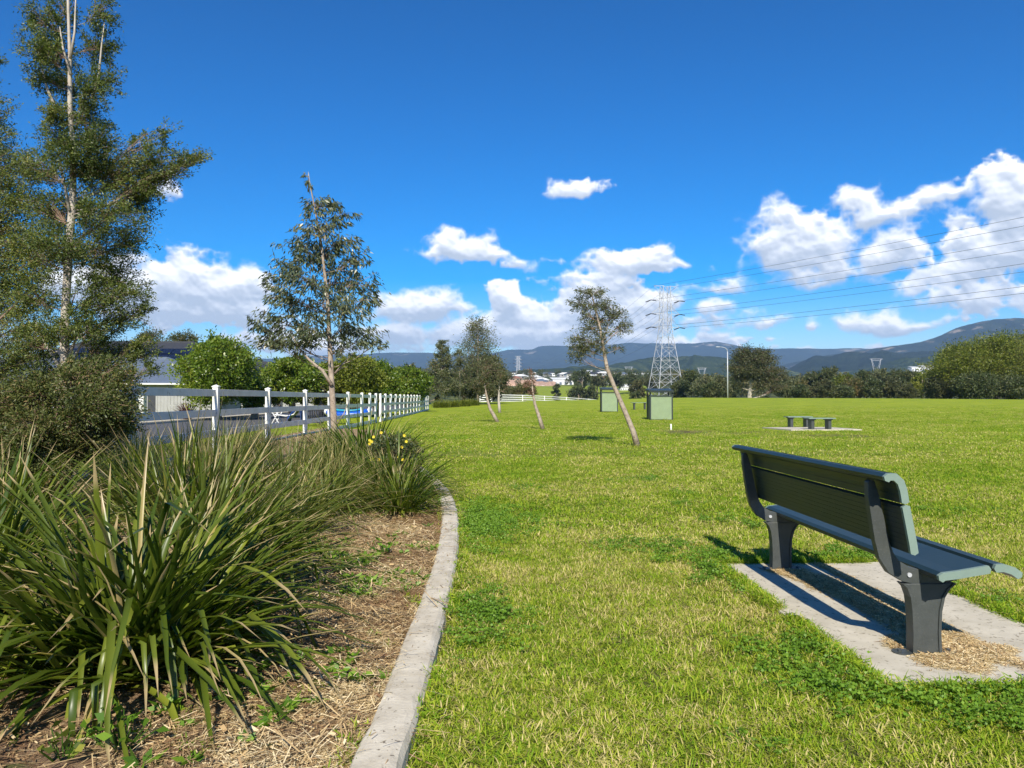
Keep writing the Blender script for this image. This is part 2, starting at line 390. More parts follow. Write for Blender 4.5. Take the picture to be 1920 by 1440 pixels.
M['leafOlive'] = leaf_mat('olive_gum_leaf', [(0, (.045, .055, .024)), (.5, (.088, .10, .036)), (.85, (.14, .13, .05)), (1, (.2, .15, .07))], .5, .25)
M['leafGrey'] = leaf_mat('grey_green_gum_leaf', [(0, (.07, .085, .04)), (.5, (.135, .15, .065)), (.85, (.20, .20, .085)), (1, (.27, .21, .11))], .45, .28)
M['leafDark'] = leaf_mat('dark_gum_leaf', [(0, (.035, .055, .018)), (.5, (.075, .098, .032)), (1, (.15, .14, .05))], .5, .2)
M['leafYG'] = leaf_mat('yellow_green_leaf', [(0, (.06, .09, .014)), (.5, (.16, .19, .022)), (1, (.28, .27, .04))], .5, .3)
M['leafRed'] = leaf_mat('reddish_dry_leaf', [(0, (.10, .06, .04)), (.6, (.22, .11, .08)), (1, (.33, .2, .14))], .6, .3)
M['blade'] = leaf_mat('strap_leaf', [(0, (.035, .07, .008)), (.45, (.10, .135, .014)), (.78, (.22, .25, .028)), (.87, (.34, .28, .07)), (1, (.52, .40, .19))], .36, .3, .40, tipc=(.42, .32, .16))
M['bladeg'] = leaf_mat('green_strap_leaf', [(0, (.05, .09, .010)), (.5, (.11, .17, .016)), (.8, (.22, .26, .03)), (.9, (.42, .36, .10)), (1, (.58, .48, .26))], .38, .32, .35, tipc=(.4, .32, .14))
M['blade_y'] = leaf_mat('yellow_strap_leaf', [(0, (.07, .10, .018)), (.4, (.14, .17, .028)), (.65, (.26, .26, .06)), (1, (.60, .50, .27))], .42, .32, .3, tipc=(.5, .4, .22))
M['tussock'] = leaf_mat('tussock_blade', [(0, (.06, .09, .018)), (.4, (.15, .17, .035)), (.65, (.32, .26, .09)), (1, (.50, .38, .17))], .6, .25)
M['flower'] = mat('yellow_petal', (.75, .62, .03), (.7, .5, .02), .5, 5)
M['lawn_blade'] = leaf_mat('lawn_blade', [(0, (.66, .54, .24)), (.14, (.50, .44, .13)), (.28, (.37, .41, .038)), (.6, (.255, .36, .022)), (1, (.13, .255, .015))], .6, .35, .1, inst=.85)
M['clover'] = leaf_mat('clover_leaf', [(0, (.11, .21, .018)), (.6, (.155, .28, .024)), (1, (.23, .35, .04))], .5, .3, .3, inst=.6)
M['straw'] = leaf_mat('dry_straw', [(0, (.20, .11, .055)), (.35, (.42, .28, .14)), (.75, (.64, .47, .24)), (1, (.78, .64, .40))], .7, .2, .2, inst=.9)
M['weed'] = leaf_mat('bright_weed_leaf', [(0, (.07, .15, .015)), (.6, (.13, .25, .02)), (1, (.24, .38, .04))], .4, .4, .4)

# ================================================================== GROUND
# lawn / meadow material
m, nt, b = mat_new('grass_ground'); M['ground'] = m
tc = nn(nt, 'ShaderNodeTexCoord'); P_ = tc.outputs['Object']
def noi(s, d=4, r=.6, dist=0): 
    n = nn(nt, 'ShaderNodeTexNoise', Scale=s, Detail=d, Roughness=r, Distortion=dist); nt.links.new(P_, n.inputs['Vector']); return n.outputs[0]
big = noi(.35, 5); mid = noi(2.4, 5); fine = noi(38, 5, .75)
base = ramp(nt, fine, [(.32, (.15, .20, .010)), (.46, (.25, .31, .014)), (.56, (.31, .36, .018)), (.68, (.44, .42, .07))]).outputs[0]
lush = ramp(nt, fine, [(.3, (.13, .18, .009)), (.55, (.23, .30, .013)), (.72, (.33, .39, .025))]).outputs[0]
col = mixc(nt, ramp(nt, big, [(.42, (0, 0, 0)), (.58, (1, 1, 1))]).outputs[0], base, lush)
dry = ramp(nt, fine, [(.35, (.15, .13, .05)), (.6, (.34, .29, .13))]).outputs[0]
col = mixc(nt, ramp(nt, mid, [(.6, (0, 0, 0)), (.78, (.75, .75, .75))]).outputs[0], col, dry)
spot = nn(nt, 'ShaderNodeAttribute', attribute_name='bare').outputs['Fac']
col = mixc(nt, math_(nt, 'MULTIPLY', spot, ramp(nt, mid, [(.3, (.3, .3, .3)), (.55, (1, 1, 1))]).outputs[0]), col, (.105, .072, .042))
thatch = ramp(nt, noi(60, 4, .8), [(.35, (.045, .05, .014)), (.6, (.16, .14, .06))]).outputs[0]
nearw = nn(nt, 'ShaderNodeAttribute', attribute_name='near').outputs['Fac']
col = mixc(nt, math_(nt, 'MULTIPLY', nearw, .75), col, thatch)
wild = ramp(nt, noi(.012, 6, .62), [(.38, (.025, .035, .016)), (.5, (.045, .058, .022)), (.56, (.14, .16, .035)), (.7, (.16, .17, .05))]).outputs[0]
wild2 = mixc(nt, .5, wild, ramp(nt, noi(.09, 5), [(.4, (.02, .03, .012)), (.62, (.13, .14, .05))]).outputs[0])
cover = nn(nt, 'ShaderNodeAttribute', attribute_name='cover').outputs['Fac']
col = mixc(nt, cover, col, wild2)
nt.links.new(col, b.inputs['Base Color']); b.inputs['Roughness'].default_value = .85; b.inputs['Specular IOR Level'].default_value = .15
bp = nn(nt, 'ShaderNodeBump', Strength=.9, Distance=.05); nt.links.new(noi(30, 6, .8), bp.inputs['Height']); nt.links.new(bp.outputs[0], b.inputs['Normal'])

rad = np.concatenate([[0.0], np.geomspace(.6, 9500, 150)])
ang = np.concatenate([np.linspace(-math.pi, -.85, 40, endpoint=False), np.linspace(-.85, .85, 230, endpoint=False), np.linspace(.85, math.pi, 41)[:-1]])
na_ = len(ang)
RR, AA = np.meshgrid(rad[1:], ang, indexing='ij')
X = RR * np.sin(AA); Y = RR * np.cos(AA); Z = tz(X, Y)
V = np.concatenate([[[0, 0, 0]], np.stack([X, Y, Z], -1).reshape(-1, 3)])
i, j = np.meshgrid(np.arange(len(rad) - 2), np.arange(na_), indexing='ij'); i = i.ravel(); j = j.ravel(); j2 = (j + 1) % na_
Q = np.stack([1 + i * na_ + j, 1 + (i + 1) * na_ + j, 1 + (i + 1) * na_ + j2, 1 + i * na_ + j2], 1)[:, ::-1]
jj = np.arange(na_); T0 = np.stack([np.zeros(na_, int), 1 + (jj + 1) % na_, 1 + jj], 1)
xs, ys = V[:, 0], V[:, 1]; rr = np.hypot(xs, ys)
def bare_f(xs, ys):
    q = np.exp(-(((xs - 7.6) / 2.3) ** 2 + ((ys - 30) / 2.0) ** 2)) + .8 * np.exp(-(((xs - 11.5) / 2) ** 2 + ((ys - 27) / 1.2) ** 2)) + .5 * np.exp(-(((xs - 6) / 3.0) ** 2 + ((ys - 40) / 1.8) ** 2))
    return np.clip(q * (0.2 + 1.5 * fbm(xs * 1.3, ys * 1.3)), 0, 1)
bare = np.exp(-(((xs - 7.6) / 2.3) ** 2 + ((ys - 30) / 2.0) ** 2)) + .8 * np.exp(-(((xs - 11.5) / 2) ** 2 + ((ys - 27) / 1.2) ** 2)) + .5 * np.exp(-(((xs - 6) / 3.0) ** 2 + ((ys - 40) / 1.8) ** 2))
bare = bare_f(xs, ys)
cover = sst(190, 260, rr) * (1 - .0 * rr)
fieldm = sst(.0, .02, np.arctan2(xs, ys)) * (1 - sst(.17, .2, np.arctan2(xs, ys))) * sst(300, 330, rr) * (1 - sst(620, 700, rr))
cover = np.clip(cover - fieldm * .85, 0, 1)
nearf = 1 - sst(8, 26, rr)
gme = npmesh('grass_ground', V, [T0[:, ::-1], Q], dict(bare=bare, cover=cover, near=nearf), smooth=True)
props(link('ground', gme, M['ground']), kind='structure')

# kerb path
KL = [(650, 1440), (694, 1345), (736, 1246), (772, 1161), (798, 1095), (821, 1038), (831, 982), (829, 949), (823, 925), (812, 905)]
KR = [(752, 1440), (783, 1345), (810, 1250), (828, 1165), (843, 1109), (854, 1043), (857, 985), (853, 949), (845, 928), (828, 905)]
ctr = []
for (a, b_) in zip(KL, KR):
    p = gp(*a, .07); q = gp(*b_, .07); ctr.append(((p.x + q.x) / 2, (p.y + q.y) / 2))
ctr = [(-.36, -2.2), (-.34, 0.0), (-.38, 1.4)] + ctr + [(-1.75, 14.2), (-2.7, 18.0), (-3.9, 24.0), (-5.3, 31.5)]
ctr = np.array(ctr)
def catmull(P, step=.06):
    P = [P[0] * 2 - P[1]] + list(P) + [P[-1] * 2 - P[-2]]; out = []
    for k in range(1, len(P) - 2):
        n = max(2, int(np.linalg.norm(P[k + 1] - P[k]) / step))
        for t in np.linspace(0, 1, n, endpoint=False):
            out.append(.5 * ((2 * P[k]) + (-P[k - 1] + P[k + 1]) * t + (2 * P[k - 1] - 5 * P[k] + 4 * P[k + 1] - P[k + 2]) * t * t + (-P[k - 1] + 3 * P[k] - 3 * P[k + 1] + P[k + 2]) * t ** 3))
    out.append(P[-2]); return np.array(out)
KP = catmull(ctr)
KY = KP[:, 1]; KX = KP[:, 0]
def kerb_x(y): return np.interp(y, KY, KX)
kroot = empty('garden_edging', (0, 0, 0), 'pale poured concrete edging strip curving between the mulch bed and the lawn', 'kerb')
prof = [(-.09, -.06), (-.09, .045), (-.078, .062), (-.055, .070), (.05, .072), (.072, .064), (.088, .045), (.094, .0), (.094, -.06)]
dcum = np.concatenate([[0], np.cumsum(np.linalg.norm(np.diff(KP, axis=0), axis=1))])
marks = [0]
while marks[-1] < dcum[-1]: marks.append(marks[-1] + float(rng.uniform(.75, 1.35)))
for a, b_ in zip(marks[:-1], marks[1:]):
    ss = np.linspace(a + .003, min(b_ - .003, dcum[-1]), 14)
    if ss[-1] <= ss[0]: break
    px_ = np.interp(ss, dcum, KP[:, 0]); py_ = np.interp(ss, dcum, KP[:, 1])
    mb = MB(); n = len(prof); dzs = float(rng.uniform(-.003, .004)); dxs = float(rng.uniform(-.004, .004))
    for k in range(len(ss)):
        k0, k1 = max(k - 1, 0), min(k + 1, len(ss) - 1)
        t = Vector((px_[k1] - px_[k0], py_[k1] - py_[k0], 0)).normalized(); nr = Vector((t.y, -t.x, 0))
        for q, (u, w) in enumerate(prof):
            u2 = u + dxs + (fbm(ss[k] * 9, q * 1.7, 3) - .5) * .016; w2 = w + dzs + ((fbm(ss[k] * 7 + 50, q * 2.3, 3) - .5) * .010 if w > 0 else 0)
            p = Vector((px_[k], py_[k], 0)) + nr * u2; mb.v.append((p.x, p.y, w2))
    for k in range(len(ss) - 1):
        for q in range(n - 1): mb.f.append((k * n + q, (k + 1) * n + q, (k + 1) * n + q + 1, k * n + q + 1))
    mb.f.append(tuple(range(n))[::-1]); mb.f.append(tuple((len(ss) - 1) * n + q for q in range(n)))
    mb.f = [f[::-1] for f in mb.f]
    mb.build('kerb_segment', M['kerb'], kroot, smooth=False)

# mulch bed sheet between kerb and fence
def fence_x(y): return -5.97 - .0353 * y
def bed_z(x, y):
    return .034 + .05 * (fbm(x * 3.1, y * 3.1, 4) - .5) * np.clip((kerb_x(y) - .1 - x) * 3, 0.1, 1) + .10 * sst(0, 3, kerb_x(y) - x)
ry = np.concatenate([np.linspace(-2.2, 14, 270, endpoint=False), np.linspace(14, 31.5, 60)])
tt = np.linspace(0, 1, 110) ** 1.25
YY, TT = np.meshgrid(ry, tt, indexing='ij'); XX = (kerb_x(YY) - .088) * (1 - TT) + (fence_x(YY) - .6) * TT
ZZ = bed_z(XX, YY)
V = np.stack([XX, YY, ZZ], -1).reshape(-1, 3); nt_ = len(tt)
i, j = np.meshgrid(np.arange(len(ry) - 1), np.arange(nt_ - 1), indexing='ij'); i = i.ravel(); j = j.ravel()
Q = np.stack([i * nt_ + j, i * nt_ + j + 1, (i + 1) * nt_ + j + 1, (i + 1) * nt_ + j], 1)[:, ::-1][:, ::-1]
m, nt, b = mat_new('mulch'); M['mulch'] = m
tc = nn(nt, 'ShaderNodeTexCoord'); P_ = tc.outputs['Object']
c1 = ramp(nt, noi(45, 6, .75, .6), [(.3, (.08, .05, .035)), (.43, (.25, .16, .09)), (.56, (.42, .29, .165)), (.70, (.55, .45, .30))]).outputs[0]
c2 = mixc(nt, ramp(nt, noi(3.5, 5), [(.5, (0, 0, 0)), (.68, (1, 1, 1))]).outputs[0], c1, (.24, .15, .10))
c3 = mixc(nt, ramp(nt, noi(5.5, 4), [(.62, (0, 0, 0)), (.72, (.8, .8, .8))]).outputs[0], c2, (.09, .12, .03))
nt.links.new(c3, b.inputs['Base Color']); b.inputs['Roughness'].default_value = .95; b.inputs['Specular IOR Level'].default_value = .1
bp = nn(nt, 'ShaderNodeBump', Strength=1.0, Distance=.02); nt.links.new(noi(70, 6, .8, .5), bp.inputs['Height']); nt.links.new(bp.outputs[0], b.inputs['Normal'])
props(link('mulch_bed', npmesh('mulch_bed', V, Q, smooth=True), M['mulch']), kind='structure')

# road behind the white fence
def strip(name, x0, x1, y0, y1, lift, mt, nx=8, ny=60, kind='structure'):
    xs = np.linspace(x0, x1, nx); ys = np.linspace(y0, y1, ny); A, B = np.meshgrid(xs, ys, indexing='ij')
    A2 = A - .0353 * B; Zs = tz(A2, B) + lift
    V = np.stack([A2, B, Zs], -1).reshape(-1, 3); i, j = np.meshgrid(np.arange(nx - 1), np.arange(ny - 1), indexing='ij'); i = i.ravel(); j = j.ravel()
    Q = np.stack([i * ny + j, (i + 1) * ny + j, (i + 1) * ny + j + 1, i * ny + j + 1], 1)
    return props(link(name, npmesh(name, V, Q, smooth=True), mt), kind=kind)
strip('road', -16.6, -9.5, -10, 135, .03, M['asphalt'])
for x in (-16.72, -9.5):
    strip('road_kerb', x, x + .12, -10, 135, .13, M['kerb'], 2, 60)
    mb = MB(); mb.add([(x - .0353 * yy + dx, yy, float(tz(x, yy)) + zz) for yy in np.linspace(-10, 135, 60) for (dx, zz) in ((0, -.1), (0, .13), (.12, .13), (.12, -.1))],
                 [(k * 4 + a, (k + 1) * 4 + a, (k + 1) * 4 + a + 1, k * 4 + a + 1) for k in range(59) for a in (0, 2)])
    props(mb.build('road_kerb_face', M['kerb']), kind='structure')
strip('footpath', -19.6, -18.4, -10, 135, .03, M['concrete'])

# ================================================================== WHITE FENCES
def fence_post(root, p, h, w=.125, cap=True, mt=None):
    mb = MB().box((p[0], p[1], p[2] + h / 2 - .1), (w, w, h + .2))
    po = mb.build('post', mt or M['white'], root, bevel=.006)
    if cap:
        z = p[2] + h; e = w / 2 + .012
        c = MB().add([(p[0] + i * e, p[1] + j * e, z + .002) for i, j in ((-1, -1), (1, -1), (1, 1), (-1, 1))] +
                     [(p[0] + i * e, p[1] + j * e, z + .022) for i, j in ((-1, -1), (1, -1), (1, 1), (-1, 1))] + [(p[0], p[1], z + .06)],
                     [(3, 2, 1, 0), (0, 1, 5, 4), (1, 2, 6, 5), (2, 3, 7, 6), (3, 0, 4, 7), (4, 5, 8), (5, 6, 8), (6, 7, 8), (7, 4, 8)])
        c.build('cap', mt or M['white'], po)
    return po
def rail(root, a, b, h=.15, t=.045):
    a = a + Vector((0, 0, random.gauss(0, .005))); b = b + Vector((0, 0, random.gauss(0, .005)))
    MB().bar(a, b, t, h).build('rail', M['white'], root, bevel=.004)
fr = empty('post_and_rail_fence', (-6.6, 17, 0), 'long white four-rail fence running beside the garden bed away from the camera', 'fence')
fr_off = Vector(fr.location)
fy = [4.9, 9.0, 13.07, 17.1, 21.2, 25.6, 29.6, 33.6, 37.4, 40.0, 42.2]
fy2 = [44.0] + list(np.arange(46.2, 84, 2.7))
def fpt(y): 
    x = fence_x(y); return Vector((x, y, max(float(tz(x, y)), 0) * .6))
RZ = [1.50, 1.05, .60, .16]
def build_run(ys):
    for y in ys:
        p = fpt(y) - fr_off; fence_post(fr, p, 1.56)
    for a, b_ in zip(ys[:-1], ys[1:]):
        for z in RZ:
            pa, pb = fpt(a) - fr_off, fpt(b_) - fr_off; pa.y += .065; pb.y -= .065
            rail(fr, pa + Vector((0, 0, z - .06)), pb + Vector((0, 0, z - .06)))
build_run(fy); build_run(fy2)
f2 = empty('post_and_rail_fence', (0, 0, 0), 'short far white fence panel left of the gap, half hidden by trees', 'fence')
f3 = empty('post_and_rail_fence', (0, 0, 0), 'far white rail fence dipping over the field crest right of the gap', 'fence')
def far_fence(root, pts, h=1.45):
    for p in pts: fence_post(root, p, h, .14, cap=False)
    for a, b_ in zip(pts[:-1], pts[1:]):
        for z in (1.35, .93, .51, .14): rail(root, a + Vector((.07, 0, z)), b_ + Vector((-.07, 0, z)), .16)
far_fence(f2, [onground(900, 150), onground(922, 150)])
far_fence(f3, [onground(x, y) for x, y in ((938, 150), (980, 154), (1021, 160), (1062, 167), (1104, 175), (1150, 184))])

# ================================================================== BENCH
YAW = R(1.6)
pad = empty('concrete_pad', (2.36, 4.8, 0), 'pale concrete slab in the lawn under the dark green bench', 'slab', YAW)
# pad footprint: across 1.28 m, along 2.56 m, joint along its length
for (x0, x1) in ((-.74, .062), (.07, .60)):
    mb = MB().box(((x0 + x1) / 2, -.035, -.050), (x1 - x0, 2.65, .13))
    mb.build('slab_panel', M['concrete'], pad, bevel=.012)
bench = empty('park_bench', (2.09, 3.93, .03), 'dark green metal bench with backrest seen from behind on its concrete slab', 'bench', YAW)
Y0, Y1 = -.20, 2.15
LEGY = (0.0, 1.93)
def plank(name, line, th, cap_line=None):
    o = MB().ribbon(line, th, Y0 + .02, Y1 - .02).build(name, M['bench_green'], bench)
    for y0, y1 in ((Y0, Y0 + .0195), (Y1 - .0195, Y1)):
        MB().ribbon(line, th * 1.06, y0, y1).build('end_cap', M['bench_cap'], o)
    return o, line, th
p1 = plank('top_back_plank', [(-.295, .875), (-.275, .893), (-.245, .893), (-.218, .868), (-.205, .83), (-.198, .79), (-.195, .761)], .034)
p2 = plank('back_plank', [(-.195, .7585), (-.178, .67), (-.160, .57), (-.152, .515)], .036)
p3 = plank('seat_plank', [(-.035, .395), (-.01, .412), (.06, .420), (.14, .433), (.222, .446)], .036)
p4 = plank('front_seat_plank', [(.236, .449), (.285, .452), (.33, .438), (.372, .408)], .036)
# fine ribs on the back of the back planks and underneath the seat
for (o, line, th), sgn, n in ((p1, -1, 3), (p2, -1, 9), (p3, -1, 7)):
    mb = MB(); L = [Vector((q[0], 0, q[1])) for q in line]
    tot = sum((L[k + 1] - L[k]).length for k in range(len(L) - 1))
    for q in range(n):
        s = tot * (q + .8) / (n + .6); 
        for k in range(len(L) - 1):
            l = (L[k + 1] - L[k]).length
            if s <= l: break
            s -= l
        d = (L[k + 1] - L[k]).normalized(); nrm = Vector((-d.z, 0, d.x)); c = L[k] + d * s - nrm * (-sgn) * 0
        side = -1 if o.name.startswith('seat') else -1
        c2 = c + (nrm * -1 if (nrm.x > 0 or (o.name.startswith('seat') and nrm.z > 0)) else nrm) * (th / 2 + .0005)
        mb.bar(c2 + Vector((0, Y0 + .03, 0)), c2 + Vector((0, Y1 - .03, 0)), .0022)
    mb.build('rib', M['bench_green'], o)
frame_line = [(-.275, .862), (-.262, .78), (-.240, .66), (-.222, .56), (-.200, .48), (-.160, .42), (-.10, .385), (-.03, .368), (.06, .368), (.14, .378), (.24, .398), (.31, .412)]
frame_th = [.034, .056, .066, .072, .078, .082, .082, .078, .070, .058, .044, .028]
def leg_profile():
    L = [(-.108, .338), (-.086, .315), (-.070, .27), (-.062, .20), (-.058, .09), (-.062, -.022)]
    Rr = [(.062, -.022), (.058, .09), (.064, .20), (.080, .27), (.106, .312), (.140, .338)]
    return L + Rr
for y in LEGY:
    f = MB().ribbon(frame_line, frame_th, y - .022, y + .022).build('frame_arm', M['bench_leg'], bench, bevel=.003)
    sgn = -1
    MB().tube([(-.085, y - .022, .382), (-.085, y - .030, .382)], .0115, 10).build('bolt', M['steel'], f)
    MB().tube([(.13, y - .022, .375), (.13, y - .029, .375)], .009, 10).build('bolt', M['steel'], f)
    # cast leg: web with thicker flanges at the two edges
    lp = leg_profile(); lg = MB().prism(lp, y - .028, y + .028).build('leg', M['bench_leg'], bench, bevel=.004)
    n = len(lp) // 2
    for side in (lp[:n], lp[n:][::-1]):
        fl = MB(); s = 1 if side[0][0] > 0 else -1; q = []
        for a in side:
            ax = a[0] + s * .006; q += [(ax - .007, y - .034, a[1]), (ax + .007, y - .034, a[1]), (ax + .007, y + .034, a[1]), (ax - .007, y + .034, a[1])]
        m_ = len(side)
        fl.add(q, [(0, 3, 2, 1), (4 * m_ - 4, 4 * m_ - 3, 4 * m_ - 2, 4 * m_ - 1)] + [(4 * k + j, 4 * k + (j + 1) % 4, 4 * k + 4 + (j + 1) % 4, 4 * k + 4 + j) for k in range(m_ - 1) for j in range(4)])
        fl.build('flange', M['bench_leg'], lg)
    for s in (-1, 1):
        ft = MB().tube([(s * .112, y, -.021), (s * .112, y, -.008)], .048, 16).build('foot_plate', M['bench_leg'], bench)
        MB().tube([(s * .125, y, -.008), (s * .125, y, .002)], .010, 6).build('bolt', M['bench_leg'], ft)

# ================================================================== BACKLESS BENCHES IN THE FIELD
def slab_bench(p, L, Wd, H, yaw, label, group):
    r = empty('backless_bench', p, label, 'bench', yaw, group)
    for k, dx in enumerate((-Wd / 3, 0, Wd / 3)):
        MB().box((0, dx, H - .02), (L, Wd / 3 - .012, .04)).build('seat_plank', M['bench_cap'] , r)
    for x in (-L * .32, L * .32):
        MB().box((x, 0, (H - .04) / 2), (.13, Wd * .62, H - .04)).build('leg', M['bench_leg'], r, bevel=.01)
        MB().box((x, 0, H - .065), (.2, Wd * .8, .045)).build('bracket', M['bench_leg'], r)
    return r
g1 = gp(1549, 806)
pd = gp(1528, 806)
slab_bench(gp(1537, 807), 1.12, .55, .52, R(3), 'nearer backless bench with sunlit pale top on the field slab', 'backless benches on the field slab')
slab_bench(gp(1512, 804) + Vector((0, .95, 0)), 1.12, .55, .52, R(3), 'farther backless bench overlapped by its sunlit twin on the field slab', 'backless benches on the field slab')
d1 = MB(); c = gp(1528, 806) + Vector((0, .5, 0)); mb = MB().box((0, 0, 0), (3.1, 2.6, .1))
props(link('concrete_pad', mb.mesh('concrete_pad'), M['concrete']), 'small pale concrete slab under the two backless benches in the field', 'slab').location = c
bpy.data.objects['concrete_pad.001'].rotation_euler = (0, 0, R(8))
slab_bench(gp(1199, 768), 1.55, .6, .66, R(4), 'distant low bench between the two pale green sheds', None)

# ================================================================== PALE GREEN SHEDS
def shed(p, w, dpt, h, label, s=1.0):
    r = empty('park_shed', p, label, 'shed', R(-3))
    # corrugated front sheet
    n = 24; V = []; Fs = []
    for k in range(n * 2 + 1):
        x = -w / 2 + w * k / (n * 2); y = (.035 if k % 2 else -.02)
        V += [(x, y, .05), (x, y, h)]
    Fs = [(2 * k, 2 * k + 2, 2 * k + 3, 2 * k + 1) for k in range(n * 2)]
    pn = MB().add(V, Fs).build('front_panel', M['shed_light'], r)
    so = pn.modifiers.new('solid', 'SOLIDIFY'); so.thickness = .01
    back = MB().add([(v[0], dpt, v[2]) for v in V], Fs).build('rear_panel', M['shed_light'], r)
    for x in (-1, 1):
        for y in (0, 1):
            MB().box((x * (w / 2 + .045), y * dpt, (h + .42) / 2), (.08, .08, h + .42)).build('post', M['shed_dark'], r)
    for x, nm in ((-1, 'side_slat'), (1, 'side_slat')):
        for k in range(9):
            MB().box((x * (w / 2 + .045), dpt * (k + .7) / 9.4, h / 2 + .03), (.03, dpt / 9.4 - .02, h - .08)).build(nm, M['shed_dark'], r)
    MB().box((0, 0, h + .035), (w + .0, .07, .06)).build('top_rail', M['shed_dark'], r)
    MB().box((0, dpt, h + .035), (w + .0, .07, .06)).build('top_rail', M['shed_dark'], r)
    rf = MB().add([(-w / 2 - .12, -.18, h + .36), (w / 2 + .12, -.18, h + .36), (w / 2 + .12, dpt + .18, h + .50), (-w / 2 - .12, dpt + .18, h + .50)], [(0, 1, 2, 3)]).build('roof', M['shed_dark'], r)
    so = rf.modifiers.new('solid', 'SOLIDIFY'); so.thickness = .12
    MB().tube([(-w / 2 - .05, -.1, h + .30), (-w / 2 - .05, dpt, h + .34)], .07, 10).build('gutter', M['shed_dark'], r)
    return r
s1 = gp(1240, 788); s2 = gp(1143, 772.5)
shed(s1, 1.20, 1.5, 1.42, 'nearer pale green corrugated shed with dark frame in front of the pylon')
shed(s2, 1.25, 1.6, 1.62, 'farther pale green corrugated shed behind the leaning tree')

# ================================================================== STREET LAMP, PEG
lp_ = onground(1364.5, 150); r = empty('street_lamp', lp_, 'tall thin grey street lamp with curved arm beside the large gum tree', 'street lamp')
MB().tube([(0, 0, -.3), (0, 0, 5), (0, 0, 9.3)], [.13, .11, .08], 10).build('pole', M['steel'], r, smooth=True)
MB().tube([(0, 0, 9.28), (-.1, 0, 9.7), (-.4, 0, 9.98), (-1.0, 0, 10.15), (-1.6, 0, 10.2)], [.075, .06, .05, .045, .04], 8).build('arm', M['steel'], r, smooth=True)
MB().box((-1.9, 0, 10.19), (.75, .28, .12)).build('lamp_head', M['steel'], r, bevel=.03)
r = empty('marker_peg', gp(1258, 806), 'tiny white survey peg standing in the lawn below the nearer shed', 'peg')
MB().box((0, 0, .12), (.06, .06, .26)).build('stake', M['white'], r)

# ================================================================== PYLONS AND WIRES
def lattice(name, a, b, w, parent, mt): return MB().bar(a, b, w).build(name, mt, parent)
def pylon(base, H, yaw, label, thick=1.0, group=None):
    r = empty('pylon', base, label, 'pylon', yaw, group)
    k = H / 38.0
    lv = [(0, 4.7), (4.5, 4.15), (9.5, 3.5), (14, 2.9), (18, 2.35), (21.5, 1.9), (24.5, 1.55), (27.5, 1.45), (31.5, 1.4), (35.5, 1.35), (38, 1.2)]
    lv = [(z * k, w * k) for z, w in lv]
    cs = ((-1, -1), (1, -1), (1, 1), (-1, 1))
    t = .2 * thick
    for (i_, j_) in cs:
        MB_ = MB()
        for (z0, w0), (z1, w1) in zip(lv[:-1], lv[1:]):
            MB_.bar((i_ * w0, j_ * w0, z0), (i_ * w1, j_ * w1, z1), t)
        MB_.build('leg', M['steel'], r)
    br = .10 * thick
    for q in range(4):
        a, b_ = cs[q], cs[(q + 1) % 4]
        mb = MB()
        for n_, ((z0, w0), (z1, w1)) in enumerate(zip(lv[:-1], lv[1:])):
            mb.bar((a[0] * w0, a[1] * w0, z0), (b_[0] * w1, b_[1] * w1, z1), br); mb.bar((b_[0] * w0, b_[1] * w0, z0), (a[0] * w1, a[1] * w1, z1), br)
            if n_: mb.bar((a[0] * w0, a[1] * w0, z0), (b_[0] * w0, b_[1] * w0, z0), br)
            if n_ < 3:
                zm = (z0 + z1) / 2; wm = (w0 + w1) / 2
                mx = ((a[0] + b_[0]) / 2 * wm, (a[1] + b_[1]) / 2 * wm, zm)
                mb.bar((a[0] * wm, a[1] * wm, zm), mx, br * .7); mb.bar((b_[0] * wm, b_[1] * wm, zm), mx, br * .7)
        o = mb.build('bracing', M['steel'], r)
    tips = []
    for z, zt in ((24.7 * k, 27.4 * k), (29.0 * k, 31.4 * k), (33.4 * k, 35.4 * k)):
        for s in (-1, 1):
            tip = (s * 5.0 * k, 0, z); w = 1.5 * k
            mb = MB()
            for j_ in (-1, 1):
                mb.bar((s * w, j_ * w, z), tip, .11 * thick); mb.bar((s * w, j_ * w, zt), tip, .10 * thick)
                mb.bar((s * (w + 1.7 * k), j_ * w * .52, z), (s * w, j_ * w, zt), .06 * thick)
            am = mb.build('cross_arm', M['steel'], r)
            tips.append(tip)
            for dy, nm in ((-1, 'insulator'), (1, 'insulator')):
                e = (tip[0] + (.9 * k if dy < 0 else -.9 * k), dy * 2.0 * k, z - .45 * k)
                MB().bar(tip, e, .3 * thick).build(nm, M['insul'], am)
    z = 38 * k; mb = MB()
    for s in (-1, 1):
        tip = (s * 4.0 * k, 0, z)
        for j_ in (-1, 1): mb.bar((s * 1.2 * k, j_ * 1.2 * k, z), tip, .11 * thick); mb.bar((s * 1.35 * k, j_ * 1.35 * k, 35.5 * k), tip, .08 * thick)
        tips.append(tip)
    mb.bar((-1.2 * k, 0, z), (1.2 * k, 0, z), .11 * thick); mb.build('earth_wire_arm', M['steel'], r)
    Mx = Matrix.Translation(base) @ Matrix.Rotation(yaw, 4, 'Z')
    return r, [Mx @ Vector(q) for q in tips]
B1 = Vector(((1248 - 960) / F * 250, 250, -.3)); B3 = Vector(((971.5 - 960) / F * 1010, 1010, 0)); B3.z = 17.5
B2 = Vector((176, 0, 1.0))
_, t1 = pylon(B1, 38.3, R(14), 'tall galvanised lattice pylon with six dark-tipped arms behind the nearer shed', .8)
_, t3 = pylon(B3, 40, R(5), 'small far lattice pylon on the valley floor left of the dry sapling', 1.5)
_, t2 = pylon(B2, 38.3, R(30), 'lattice pylon beyond the right edge that carries the overhead lines on', 1.0)
